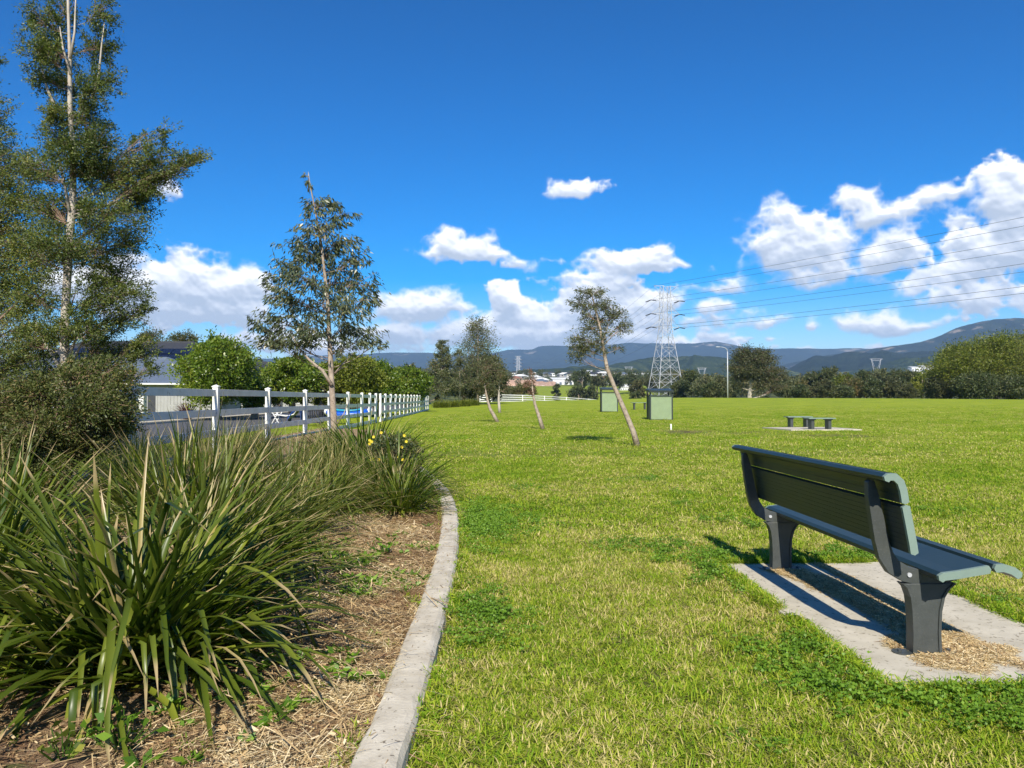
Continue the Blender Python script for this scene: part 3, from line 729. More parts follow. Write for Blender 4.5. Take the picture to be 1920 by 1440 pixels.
wl = ['lowest left', 'lowest right', 'middle left', 'middle right', 'upper left', 'upper right', 'topmost left', 'topmost right']
for i_ in range(8):
    pts = []
    for (a, b_, sag, n) in ((t3[i_], t1[i_], 16, 26), (t1[i_], t2[i_], 2.6, 30)):
        for k in range(n):
            s = k / n; p = a.lerp(b_, s); p.z -= 4 * sag * s * (1 - s); pts.append(p)
    pts.append(t2[i_])
    props(MB().tube(pts, [.035] * len(pts), 4).build('power_line', M['wire']), '%s dark overhead line strung from the tall pylon towards the upper right' % wl[i_], 'cable', 'overhead lines')
def y_pylon(px, py0, py1, Y, w, label):
    b0 = at(px, py1, Y); H = (py1 - py0) / F * Y; r = empty('pylon', b0, label, 'pylon')
    for s in (-1, 1):
        MB().bar((s * w * .1, 0, -8), (s * w * .42, 0, H), .45).build('leg', M['steel'], r)
        mb = MB()
        for k in range(6):
            z0, z1 = H * k / 6, H * (k + 1) / 6; mb.bar((s * w * (.1 + .32 * k / 6), 0, z0), (s * w * (.02 + .32 * (k + 1) / 6), 0, z1), .3)
        mb.build('bracing', M['steel'], r)
    MB().bar((-w * .55, 0, H), (w * .55, 0, H), .45).build('cross_arm', M['steel'], r)
    MB().bar((-w * .40, 0, H * .86), (w * .40, 0, H * .86), .35).build('cross_arm', M['steel'], r)
y_pylon(1179, 688, 703, 1500, 16, 'tiny far V-legged pylon just right of the leaning tree trunk')
y_pylon(1643, 673, 695, 1100, 17, 'pale wide-armed far pylon above the dark tree line on the right')
y_pylon(1316, 690, 708, 1300, 15, 'pale far pylon between the tall pylon and the street lamp')

# ================================================================== VEGETATION KIT
def blades_np(base, az, el0, L, Wd, bend, segs=5, fold=.25, kink=None, vv=None, wobble=.0, g=None):
    g = g or rng; N = len(az); base = np.asarray(base, float)
    az = np.asarray(az, float).copy(); pos = base.copy(); rows = []; ts = []
    kinks = kink if kink is not None else np.full(N, 9.0)
    tw = g.uniform(-.5, .5, N); kamp = g.uniform(.5, 1.7, N)
    for k in range(segs + 1):
        s = k / segs
        el = el0 - bend * s ** 1.4 - np.where(s > kinks, kamp, 0)
        if k: 
            pos = pos + (L / segs)[:, None] * np.stack([np.cos(el) * np.sin(az), np.cos(el) * np.cos(az), np.sin(el)], 1)
            az = az + wobble * g.normal(0, 1, N)
        w = Wd * np.minimum(1, .55 + 2.2 * s) * (1 - s ** 4) + .0004
        a2 = az + tw * s
        side = np.stack([np.cos(a2), -np.sin(a2), np.zeros(N)], 1); up = np.stack([-np.sin(el) * np.sin(az), -np.sin(el) * np.cos(az), np.cos(el)], 1)
        if fold: row = [pos - side * w[:, None] / 2 + up * (w * fold)[:, None], pos, pos + side * w[:, None] / 2 + up * (w * fold)[:, None]]
        else: row = [pos - side * w[:, None] / 2, pos + side * w[:, None] / 2]
        rows.append(np.stack(row, 1)); ts.append(s)
    c = 3 if fold else 2
    V = np.stack(rows, 1); V[..., 2] = np.maximum(V[..., 2], base[:, None, None, 2] * 1.0 + .002) if True else V[..., 2]
    nv = (segs + 1) * c; V = V.reshape(N * nv, 3)
    f = []
    for k in range(segs):
        for q in range(c - 1): f.append((k * c + q, k * c + q + 1, (k + 1) * c + q + 1, (k + 1) * c + q))
    Fc = (np.arange(N)[:, None, None] * nv + np.array(f)[None]).reshape(-1, 4)
    if vv is None: vv = g.random(N)
    return V, Fc, dict(v=np.repeat(vv, nv), t=np.tile(np.repeat(ts, c), N))
def leaves_np(C, D, L, Wd, v, fold=.2, g=None):
    g = g or rng; N = len(C); D = D / (np.linalg.norm(D, axis=1, keepdims=True) + 1e-9)
    r = g.normal(size=(N, 3)); S_ = np.cross(D, r); S_ /= np.linalg.norm(S_, axis=1, keepdims=True) + 1e-9; U = np.cross(S_, D)
    L = np.broadcast_to(L, N)[:, None]; Wd = np.broadcast_to(Wd, N)[:, None]
    V = np.stack([C, C + D * L * .45 + S_ * Wd / 2 + U * Wd * fold, C + D * L - U * L * .08, C + D * L * .45 - S_ * Wd / 2 + U * Wd * fold], 1).reshape(-1, 3)
    Fc = np.arange(N * 4).reshape(N, 4); return V, Fc, dict(v=np.repeat(v, 4))
def merge(parts):
    b = 0; Vs, Fs, At = [], [], {}
    for V, Fc, a in parts:
        Vs.append(V); Fs.append(Fc + b); b += len(V)
        for k, x in a.items(): At.setdefault(k, []).append(x)
    return np.concatenate(Vs), np.concatenate(Fs), {k: np.concatenate(x) for k, x in At.items()}
def ellip(c, rx, ry, rz): return (Vector(c), rx, ry, rz)
def cpx(px, py, Y, rpx, rpy, dy=0.0, k=1.0):
    return (at(px, py, Y + dy), rpx / F * Y, rpx / F * Y * k, rpy / F * Y)
def in_ell(n, g, p=.45):
    d = g.normal(size=(n, 3)); d /= np.linalg.norm(d, axis=1, keepdims=True); return d * (g.random((n, 1)) ** p)
def tree(name, label, cat, trunk, radii, clumps, leaf, bark, lm, twigs=30, perleaf=30, seed=1, droop=.0, group=None, limb_r=.3, tube_n=8,
         twig_r=.006, extra=None, jit=.06, base=None, spread=1.0, twig_seg=3, smooth=True, u0=.35):
    """trunk polyline, crown clumps; limbs reach each clump, twigs fill it, leaves sit along the twigs"""
    g = np.random.default_rng(seed); base = Vector(base or trunk[0])
    root = empty(name, base, label, cat, 0, group)
    tr = [Vector(p) - base for p in trunk]; mb = MB(); mb.tube(tr, radii, tube_n); tm = MB()
    Cs, Ds, As = [], [], []
    seglen = [(tr[i + 1] - tr[i]).length for i in range(len(tr) - 1)]
    samples = [(tr[i].lerp(tr[i + 1], t), radii[i] * (1 - t) + radii[i + 1] * t) for i in range(len(tr) - 1) for t in np.linspace(0, .99, 14)]
    mv = float(np.mean([(q[1] * q[2] * q[3]) ** (2 / 3) for q in clumps])) if clumps else 1
    for ci, (c, rx, ry, rz) in enumerate(clumps):
        c = Vector(c) - base
        best = min(samples, key=lambda s: abs((c.z - s[0].z) - .45 * math.hypot(c.x - s[0].x, c.y - s[0].y)) + .45 * (c - s[0]).length)
        a, ra = best; d = c - a; midp = a.lerp(c, .5) + Vector((g.normal(0, .06), g.normal(0, .06), -.06 * 1)) * d.length
        L = [a, a.lerp(midp, .5) + Vector((0, 0, -.01 * d.length)), midp, midp.lerp(c, .5) + Vector((g.normal(0, .03), g.normal(0, .03), .02)) * d.length, c]
        r0 = min(ra * .7, max(ra * limb_r, .007 * d.length ** .8)); mb.tube(L, [r0, r0 * .8, r0 * .62, r0 * .42, r0 * .22], max(4, tube_n - 3))
        vol = (rx * ry * rz) ** (1 / 3); nt_ = max(3, int(twigs * min(1.6, max(.22, vol ** 2 / mv))))
        E = in_ell(nt_, g) * np.array([rx, ry, rz]) * spread
        cv = g.normal(0, .10)
        for q in range(nt_):
            s = g.uniform(.35, 1.0); k = s * 4; i0 = min(int(k), 3); st = L[i0].lerp(L[i0 + 1], k - i0)
            en = c + Vector(E[q]); dd = en - st; m1 = st.lerp(en, .5) + Vector((0, 0, .08 * dd.length)) + Vector(g.normal(0, .05, 3)) * dd.length
            if twig_r: tm.tube([st, m1, en] , [twig_r * 1.6, twig_r, twig_r * .4], 3, cap=False)
            nl = max(2, int(perleaf * g.uniform(.6, 1.4)))
            u = g.uniform(u0, 1.06, nl)[:, None]
            st_, m_, en_ = np.array(st), np.array(m1), np.array(en)
            Pq = (1 - u) ** 2 * st_ + 2 * u * (1 - u) * m_ + u * u * en_ + g.normal(0, jit * max(vol, .05) + .01, (nl, 3))
            tw = (en_ - m_); tw = tw / (np.linalg.norm(tw) + 1e-6)
            Dq = tw * .8 + g.normal(0, .75, (nl, 3)); Dq[:, 2] = Dq[:, 2] * (1 - droop) - droop * 1.6
            Cs.append(Pq); Ds.append(Dq); As.append(np.clip(g.normal(.45 + cv, .2, nl), 0, 1))
    if extra: extra(mb, g, base)
    mb.build('trunk', bark, root, smooth=smooth)
    if tm.v: props(tm.build('twigs', M['bark_brown'], root), kind='stuff')
    if Cs:
        C_ = np.concatenate(Cs); D_ = np.concatenate(Ds); v = np.concatenate(As); n = len(C_)
        V, Fc, at_ = leaves_np(C_, D_, leaf[0] * g.uniform(.65, 1.25, n), leaf[1] * g.uniform(.7, 1.2, n), v, g=g)
        link('crown', npmesh('crown', V, Fc, at_), lm, root)
    return root
NLEAF = {}

# ================================================================== LAWN SCATTER
def tuft(seed, n, spread, hmin, hmax, w, bend):
    g = np.random.default_rng(seed)
    r = spread * np.sqrt(g.random(n)); th = g.uniform(0, 6.283, n)
    base = np.stack([r * np.cos(th), r * np.sin(th), np.full(n, -.004)], 1)
    V, Fc, a = blades_np(base, g.uniform(0, 6.283, n), g.uniform(.12, 1.3, n), g.uniform(hmin, hmax, n), np.full(n, w) * g.uniform(.7, 1.3, n), g.uniform(0, bend, n), 3, 0, g=g)
    return npmesh('tuft', V, Fc, a)
def with_mat(ms, m):
    for q in ms: q.materials.append(m)
    return ms
pad_c = Vector((2.36, 4.8)); cY, sY = math.cos(-YAW), math.sin(-YAW)
def in_pad(x, y, grow=0.0):
    dx, dy = x - 2.36, y - 4.8; u = dx * cY - dy * sY; v = dx * sY + dy * cY
    return (u > -.74 - grow) & (u < .60 + grow) & (np.abs(v + .035) < 1.325 + grow)
c2_ = bpy.data.objects['concrete_pad.001'].location
def lawn_ok(x, y):
    k = (x > kerb_x(y) + .10) & (rng.random(len(x)) > bare_f(x, y) * 1.3) & ~((np.abs(x - c2_.x) < 1.9) & (np.abs(y - c2_.y) < 1.75)) & ~in_pad(x, y, -.005)
    return k
def clover_mask(x, y):
    n = fbm(x * .9 + 3, y * .9 + 8, 3)
    m_ = sst(.62, .8, n) * .22
    dpad = np.maximum(np.abs((x - 2.36)) - .66, 0) ** 2 + np.maximum(np.abs(y - 4.8) - 1.3, 0) ** 2
    m_ = np.maximum(m_, sst(.7, .0, np.sqrt(dpad)) * sst(.42, .66, n + .1) * .75) * ~in_pad(x, y, .03)
    m_ = np.maximum(m_, np.exp(-(((x + .35) / .35) ** 2 + ((y - 8.0) / .9) ** 2)) * 1.0)
    m_ = np.maximum(m_, np.exp(-(((x + .18) / .2) ** 2 + ((y - 4.6) / .5) ** 2)) * .7)
    return m_
def tint_field(x, y):
    n = fbm(x * .55, y * .55, 4); n2 = fbm(x * 3.2 + 40, y * 3.2, 3)
    t = .44 + (n - .5) * .7 + (n2 - .5) * .55 + rng.normal(0, .11, len(x))
    t = t - .09 * sst(9, 3, y)
    return np.clip(t, 0, .95)
def wedge(n, y0, y1, wide=.80, left=-.75):
    y = np.sqrt(rng.uniform(y0 ** 2, y1 ** 2, n)); x = y * rng.uniform(left, wide, n); return x, y
def emit(name, n, y0, y1, sc0, sc1, protos, label, left=-.3, dens=None, wide=.8):
    x, y = wedge(n, y0, y1, wide, left); k = lawn_ok(x, y)
    if dens is not None: k &= rng.random(len(x)) < dens(x, y)
    x, y = x[k], y[k]; n = len(x)
    rot = np.stack([rng.normal(0, .12, n), rng.normal(0, .12, n), rng.uniform(0, 6.283, n)], 1)
    return scatter(name, np.stack([x, y, tz(x, y)], 1), rot, rng.uniform(sc0, sc1, n), tint_field(x, y), rng.integers(0, len(protos), n), protos, label, 'grass')
P_near = with_mat([tuft(s, 38, .06, .018, .046, .0036, 2.2) for s in range(8)] + [tuft(20 + s, 26, .05, .03, .07, .0036, 1.8) for s in range(2)], M['lawn_blade'])
P_mid = with_mat([tuft(40 + s, 50, .11, .022, .055, .0065, 1.9) for s in range(6)], M['lawn_blade'])
P_far = with_mat([tuft(60 + s, 60, .26, .028, .06, .014, 1.7) for s in range(6)], M['lawn_blade'])
emit('grass', 26000, 2.0, 7.5, .75, 1.25, P_near, 'short mown lawn grass in the foreground around the bench', left=-.28, wide=.82)
emit('grass', 34000, 6.8, 17, .85, 1.3, P_mid, 'mown lawn grass past the end of the bench', left=-.35)
emit('grass', 52000, 15, 80, .8, 1.35, P_far, 'mown field grass out to the pale green sheds', left=-.2, dens=lambda x, y: sst(85, 25, y) * .9 + .0)
# clover
def clover_piece(seed, n=20):
    g = np.random.default_rng(seed); Cs, Ds, vs = [], [], []
    for i in range(n):
        p = np.array([*(g.normal(0, .04, 2)), g.uniform(.02, .05)]); a0 = g.uniform(0, 6.28); v_ = g.random()
        for k in range(3):
            a = a0 + k * 2.094; Cs.append(p); Ds.append([math.cos(a), math.sin(a), g.uniform(-.1, .45)]); vs.append(v_)
    V, Fc, at_ = leaves_np(np.array(Cs), np.array(Ds, float), .0125, .012, np.array(vs), .1, g=g)
    # lay flat: leaves_np picks a random side vector, so rebuild it horizontal
    return npmesh('clover', V, Fc, at_)
P_cl = with_mat([clover_piece(s) for s in range(6)], M['clover'])
emit('clover', 30000, 2.3, 13, .8, 1.4, P_cl, 'patches of darker green clover in the lawn beside the slab and the kerb', left=-.25, dens=clover_mask)
x, y = wedge(520, 2.6, 9, .7, -.1); k = lawn_ok(x, y); x, y = x[k][:90], y[k][:90]
def weed_piece(seed, n=9, L=.07, Wd=.03, up=.5):
    g = np.random.default_rng(seed); a = g.uniform(0, 6.28, n)
    D = np.stack([np.cos(a), np.sin(a), g.uniform(.1, up * 1.5, n)], 1); C_ = np.zeros((n, 3)); C_[:, 2] = .005
    V, Fc, at_ = leaves_np(C_ + D * .006, D, L * g.uniform(.6, 1.2, n), Wd, g.random(n), .15, g=g); return npmesh('weed', V, Fc, at_)

# ================================================================== BED LITTER, WEEDS, STRAW
def straw_piece(seed, n, spread, Lm, w, zs=.012):
    g = np.random.default_rng(seed); C_ = np.concatenate([g.normal(0, spread, (n, 2)), g.uniform(0, zs, (n, 1))], 1); a = g.uniform(0, 6.28, n)
    D = np.stack([np.cos(a), np.sin(a), g.normal(0, .14, n)], 1); L = Lm * g.uniform(.4, 1.5, n)
    S_ = np.stack([-np.sin(a), np.cos(a), g.normal(0, .3, n)], 1) * (w * g.uniform(.5, 1.6, n))[:, None] / 2; U = np.array([0, 0, .0015])
    V = np.stack([C_ - S_, C_ + D * L[:, None] - S_, C_ + D * L[:, None] + S_, C_ + S_], 1)
    return npmesh('straw', V.reshape(-1, 3), np.arange(n * 4).reshape(n, 4), dict(v=np.repeat(g.random(n), 4), t=np.zeros(n * 4)))
P_str = with_mat([straw_piece(s, 44, .075, .045, .0026) for s in range(7)] + [straw_piece(30 + s, 12, .06, .022, .008) for s in range(2)] + [straw_piece(50 + s, 5, .12, .22, .004, .02) for s in range(2)], M['straw'])
n = 30000; y = np.sqrt(rng.uniform(1.8 ** 2, 13 ** 2, n)); x = kerb_x(y) - .1 - 4.2 * rng.random(n) ** 1.3
k = (x > -.72 * y - .3) & (fbm(x * 2.6, y * 2.6, 3) > .33); x, y = x[k], y[k]; n = len(x)
scatter('litter', np.stack([x, y, bed_z(x, y)], 1), np.stack([rng.normal(0, .1, n), rng.normal(0, .1, n), rng.uniform(0, 6.28, n)], 1), rng.uniform(.7, 1.3, n),
        np.clip(.5 + (fbm(x * 4, y * 4, 3) - .5) * 1.6 + rng.normal(0, .15, n), 0, 1), rng.integers(0, len(P_str), n), P_str, 'dry straw, twigs and wood chip mulch littering the garden bed', 'mulch')
# thin grass and weeds invading the bed
n = 12000; y = np.sqrt(rng.uniform(2.2 ** 2, 12 ** 2, n)); x = kerb_x(y) - .1 - 2.4 * rng.random(n)
wm = sst(.48, .62, fbm(x * 1.7 + 9, y * 1.7, 4)) * (.4 + 1.6 * np.exp(-(((x + 1.1) / .6) ** 2 + ((y - 6.3) / 1.0) ** 2)))
k = rng.random(n) < wm; x, y = x[k], y[k]; n = len(x)
P_wd = with_mat([weed_piece(s) for s in range(4)], M['weed']) + P_near[:3]
scatter('weeds', np.stack([x, y, bed_z(x, y)], 1), np.stack([rng.normal(0, .1, n), rng.normal(0, .1, n), rng.uniform(0, 6.28, n)], 1), rng.uniform(.5, 1.2, n),
        rng.uniform(.4, .9, n), rng.integers(0, len(P_wd), n), P_wd, 'low green weeds and runners coming through the mulch', 'weeds')
# sparse runners across the kerb edges
n = 1500; y = rng.uniform(2.4, 12, n); sd = rng.choice([-1, 1], n); x = kerb_x(y) + sd * rng.uniform(.075, .13, n); k = rng.random(n) < sst(.42, .62, fbm(y * 2.3, sd * 3.0, 3)); x, y = x[k], y[k]; n = len(x)
scatter('grass', np.stack([x, y, np.full(n, .02)], 1), np.stack([rng.normal(0, .35, n), rng.normal(0, .35, n), rng.uniform(0, 6.28, n)], 1), rng.uniform(.7, 1.5, n),
        rng.uniform(.15, .8, n), rng.integers(0, 10, n), P_near, 'ragged grass edge creeping over both sides of the concrete edging', 'grass')
# grass lapping the slab edge
n = 2300; t = rng.uniform(0, 7.98, n); u = np.where(t < 1.34, t - .74, np.where(t < 3.99, .605, np.where(t < 5.33, t - 3.99 - .74, -.745))); v = np.where(t < 1.34, -1.365, np.where(t < 3.99, t - 1.34 - 1.36, np.where(t < 5.33, 1.295, t - 5.33 - 1.36)))
u = u + rng.normal(0, .016, n); v = v + rng.normal(0, .016, n); x = 2.36 + u * math.cos(YAW) - v * math.sin(YAW); y = 4.8 + u * math.sin(YAW) + v * math.cos(YAW)
k = fbm(x * 3, y * 3, 3) > .42; x, y = x[k], y[k]; n = len(x)
scatter('grass', np.stack([x, y, np.full(n, .012)], 1), np.stack([rng.normal(0, .3, n), rng.normal(0, .3, n), rng.uniform(0, 6.28, n)], 1), rng.uniform(.7, 1.3, n),
        rng.uniform(.3, .9, n), rng.integers(0, 10, n), P_near, 'uneven grass fringe growing over the rim of the bench slab', 'grass')
# dry clippings heaped on the slab round the bench legs and along the joint
def heap(n, cx, cy, rx, ry, p=.6):
    a = rng.uniform(0, 6.28, n); r = rng.random(n) ** p; wob = 1 + .25 * np.sin(a * 3 + cx * 9) + .12 * np.sin(a * 7); return cx + rx * r * np.cos(a) * wob, cy + ry * r * np.sin(a) * wob
xs_, ys_ = [], []
for args in ((1500, 2.22, 3.93, .26, .24), (500, 2.06, 5.75, .13, .18), (1500, 2.22, 4.85, .12, .95), (420, 2.12, 5.45, .10, .35), (520, 2.30, 4.4, .10, .5)):
    a, b_ = heap(*args); xs_.append(a); ys_.append(b_)
yj = rng.uniform(3.55, 6.08, 700); xs_.append(2.36 + .066 - (yj - 4.8) * math.tan(YAW) + rng.normal(0, .004, 700)); ys_.append(yj)
x = np.concatenate(xs_); y = np.concatenate(ys_); k = in_pad(x, y, -.02); x, y = x[k], y[k]; n = len(x)
P_clip = with_mat([straw_piece(80 + s, 26, .022, .024, .0026, .008) for s in range(5)], M['straw'])
scatter('clippings', np.stack([x, y, np.full(n, .011)], 1), np.stack([np.zeros(n), np.zeros(n), rng.uniform(0, 6.28, n)], 1), rng.uniform(.7, 1.3, n),
        rng.uniform(.45, 1, n), rng.integers(0, 5, n), P_clip, 'golden dry grass clippings drifted under the bench on the slab', 'clippings')

# ================================================================== STRAPPY CLUMPS
def clump(name, label, x, y, n, L, Wd, rr_, seed, lm, parts=0, el=(.45, 1.5), bend=(.2, 1.5), fold=.25, segs=7, group=None, kinkp=.18, vbias=0, azr=None, dead=.1):
    g = np.random.default_rng(seed); z0 = float(bed_z(x, y)); root = empty(name, (x, y, z0), label, 'plant', 0, group)
    r = rr_ * np.sqrt(g.random(n)); th = g.uniform(0, 6.283, n); base = np.stack([r * np.cos(th), r * np.sin(th), np.full(n, -.02)], 1)
    az_ = np.arctan2(base[:, 0], base[:, 1]) + g.normal(0, .85, n)
    if azr is not None: az_ = np.where(g.random(n) < azr[2], g.uniform(azr[0], azr[1], n), az_)
    out = r / rr_; e0 = el[1] - (el[1] - el[0]) * np.clip(out * .8 + g.normal(0, .22, n), 0, 1)
    Ls = g.uniform(L * .55, L * 1.1, n); bd = g.uniform(*bend, n) * (.6 + .5 * out)
    kk = np.where(g.random(n) < kinkp, g.uniform(.45, .8, n), 9.0)
    vv = np.clip(g.normal(.42 + vbias, .17, n), 0, .82); vv = np.where(g.random(n) < dead, g.uniform(.88, 1, n), vv)
    Ws = Wd * g.uniform(.55, 1.2, n) * np.where(vv > .86, .55, 1)
    V, Fc, a = blades_np(base, az_, e0, Ls, Ws, bd, segs, fold, kk, vv, wobble=.05, g=g)
    nv = (segs + 1) * (3 if fold else 2); nf = segs * (2 if fold else 1)
    order = np.argsort(-(Ls * Ws))[:parts] if parts else []
    keep = np.ones(n, bool)
    for q in order:
        keep[q] = False; sl = slice(q * nv, (q + 1) * nv); f = Fc[q * nf:(q + 1) * nf] - q * nv
        link('leaf', npmesh('leaf', V[sl], f, {k: x_[sl] for k, x_ in a.items()}, True), lm, root)
    idx = np.nonzero(keep)[0]
    V2 = V.reshape(n, nv, 3)[idx].reshape(-1, 3); f0 = Fc[:nf]; F2 = (np.arange(len(idx))[:, None, None] * nv + f0[None]).reshape(-1, 4)
    o = link('foliage', npmesh('foliage', V2, F2, {k: x_.reshape(n, nv)[idx].ravel() for k, x_ in a.items()}, True), lm, root)
    if parts: o['kind'] = 'stuff'
    return root
clump('strappy_plant', 'huge dark green strappy plant filling the bottom left foreground of the bed', -1.80, 3.62, 600, 1.10, .034, .36, 1, M['blade'], parts=220, bend=(.15, 1.7), dead=.11, kinkp=.24)
clump('strappy_plant', 'dark strappy plant at the left edge behind the huge foreground one', -2.95, 4.1, 380, 1.12, .028, .34, 2, M['blade'], parts=60, dead=.06)
clump('strappy_plant', 'tall yellow-tipped strappy plant just behind the huge foreground one', -1.95, 4.85, 330, 1.15, .026, .30, 3, M['blade_y'], parts=60, azr=(.7, 2.0, .5), vbias=-.08, el=(.4, 1.45), bend=(.1, 1.0))
clump('strappy_plant', 'upright green strappy plant rising in front of the nearest fence bay', -2.75, 6.6, 240, 1.2, .024, .30, 4, M['blade'], el=(.7, 1.55), bend=(.1, .8), kinkp=.08)
clump('strappy_plant', 'strappy plant under the bronze shrub at the left edge', -3.9, 5.9, 240, 1.05, .024, .34, 14, M['blade'], el=(.5, 1.5), bend=(.2, 1.2))
clump('strappy_plant', 'mid-sized strappy plant behind the tall yellow-tipped one', -2.05, 6.9, 260, .95, .018, .3, 5, M['blade_y'], el=(.5, 1.5), bend=(.1, 1.0))
clump('strappy_plant', 'spreading dark tuft left of the bare mulch, below the slim gum', -2.0, 8.3, 240, .85, .018, .22, 6, M['blade'], el=(.3, 1.4), bend=(.2, 1.2))
clump('strappy_plant', 'neat dark green tuft against the inside of the concrete edging', -1.22, 8.45, 340, .72, .019, .16, 7, M['blade'], el=(.3, 1.45), bend=(.2, 1.0))
clump('strappy_plant', 'bright green arching tuft beside the gum trunk and the white fence', -2.25, 11.8, 480, 1.30, .030, .42, 8, M['bladeg'], el=(.5, 1.45), bend=(.2, 1.1), vbias=-.1)
clump('strappy_plant', 'small dark tuft at the far bend of the concrete edging', -1.50, 9.9, 380, .98, .024, .30, 9, M['bladeg'], el=(.3, 1.4), bend=(.2, 1.1))
tus = [(-4.6, 7.2, .95), (-5.3, 8.6, .95), (-3.6, 7.4, .9), (-5.6, 11.2, .9), (-2.75, 9.6, .95), (-3.3, 8.7, 1.0), (-3.9, 10.4, 1.0), (-2.35, 10.2, .8), (-4.4, 12.5, 1.0), (-3.1, 12.2, .9), (-4.2, 8.3, 1.0), (-2.2, 8.9, .65), (-4.9, 10.0, .95), (-3.4, 14.5, .9), (-4.9, 15.2, .9), (-1.75, 9.6, .7), (-5.4, 13.0, .9)]
for i_, (x, y, h) in enumerate(tus):
    clump('tussock_grass', 'straw-coloured fine tussock in the bed in front of the white fence', x, y, 330, h, .0095, .24, 100 + i_, M['tussock'] if i_ % 2 else M['blade_y'], el=(.8, 1.55), bend=(.1, .8), fold=0, segs=5, group='straw-coloured tussocks in front of the fence', kinkp=.03)
# yellow-flowered bush
fb = empty('flowering_bush', (-1.62, 10.6, float(bed_z(-1.62, 10.6))), 'dark green low bush with a few yellow flowers among strappy clumps near the kerb bend', 'bush')
g = np.random.default_rng(5); C_ = in_ell(4200, g) * np.array([.42, .4, .36]) + np.array([0, 0, .42])
V, Fc, a = leaves_np(C_, g.normal(size=(4200, 3)) + np.array([0, 0, .6]), .05, .02, g.random(4200)); link('foliage', npmesh('foliage', V, Fc, a), M['leafDark'], fb)
mb = MB()
for k in range(16): e = g.normal(0, .22, 2); mb.tube([(0, 0, 0), (e[0] * .6, e[1] * .6, .3), (e[0], e[1], .6)], [.008, .006, .003], 4)
mb.build('stem', M['bark_brown'], fb)
for k in range(13):
    d_ = g.normal(size=3); d_[1] = -abs(d_[1]); d_[2] = abs(d_[2]); d_ /= np.linalg.norm(d_); c = d_ * np.array([.44, .42, .40]) + np.array([0, 0, .42]); mb = MB()
    for q in range(5):
        a0 = q * 1.2566; u = Vector((math.cos(a0), -.2, math.sin(a0))) * .02; w_ = Vector((math.cos(a0 + .5), -.1, math.sin(a0 + .5))) * .02; w2 = Vector((math.cos(a0 - .5), -.1, math.sin(a0 - .5))) * .02
        mb.add([c, Vector(c) + w2, Vector(c) + u, Vector(c) + w_], [(0, 1, 2, 3)])
    mb.build('flower', M['flower'], fb)
# bright leafy weed at the bottom left
for i_, (px, py, s, lb) in enumerate(((225, 1405, 1.0, 'bright lime green leafy weed at the foot of the huge strappy plant'), (120, 1425, .8, 'dull green leafy seedling left of the lime green weed'), (720, 1040, .9, 'small green weed in the mulch halfway along the edging'))):
    p = gp(px, py, .05); r = empty('leafy_weed', p, lb, 'weed'); g = np.random.default_rng(70 + i_); n = int(26 * s)
    mb = MB(); Cs = []
    for k in range(n):
        e = g.normal(0, .07, 2) * s; z_ = g.uniform(.03, .13) * s; mb.tube([(e[0] * .3, e[1] * .3, 0), (e[0], e[1], z_)], [.003, .002], 4, cap=False); Cs.append((e[0], e[1], z_))
    a_ = g.uniform(0, 6.28, n); V, Fc, at_ = leaves_np(np.array(Cs), np.stack([np.cos(a_), np.sin(a_), g.uniform(.0, .6, n)], 1), .055 * s, .034 * s, g.random(n), .12, g=g)
    mb.build('stem', M['weed'], r); link('foliage', npmesh('foliage', V, Fc, at_), M['weed'] if i_ != 1 else M['leafYG'], r)

# ================================================================== NEAR TREES
def C(Y, *rows):
    out = []
    for r_ in rows:
        px, py, rx, ry = r_[:4]; dy = r_[4] if len(r_) > 4 else 0.0
        out.append(cpx(px, py, Y, rx, ry, dy))
    return out
def TP(Y, pts): return [at(px, py, Y) for px, py in pts]
# tall paperbark-like tree at the left
YA = 9.0; b0 = at(118, 850, YA); b0.z = .02
def bareA(mb, g, base):
    for (pts, r0) in (([(122, 690), (140, 640), (165, 610), (178, 580)], .022), ([(122, 700), (150, 650), (185, 635), (205, 618)], .02), ([(150, 650), (168, 622), (172, 600)], .012),
                      ([(112, 690), (92, 655), (76, 630), (66, 600)], .022), ([(76, 630), (64, 622), (58, 612)], .01), ([(130, 395), (118, 330), (112, 300)], .02),
                      ([(133, 140), (118, 90), (112, 50)], .02), ([(132, 110), (140, 60), (142, 0), (142, -60)], .018), ([(172, 185), (186, 140), (190, 90), (196, 40)], .02), ([(106, 205), (90, 170), (78, 130), (72, 95)], .022)):
        P = [at(px, py, YA - .05) - base for px, py in pts]; n = len(P); mb.tube(P, [r0 * (1 - .8 * k / (n - 1)) for k in range(n)], 5)
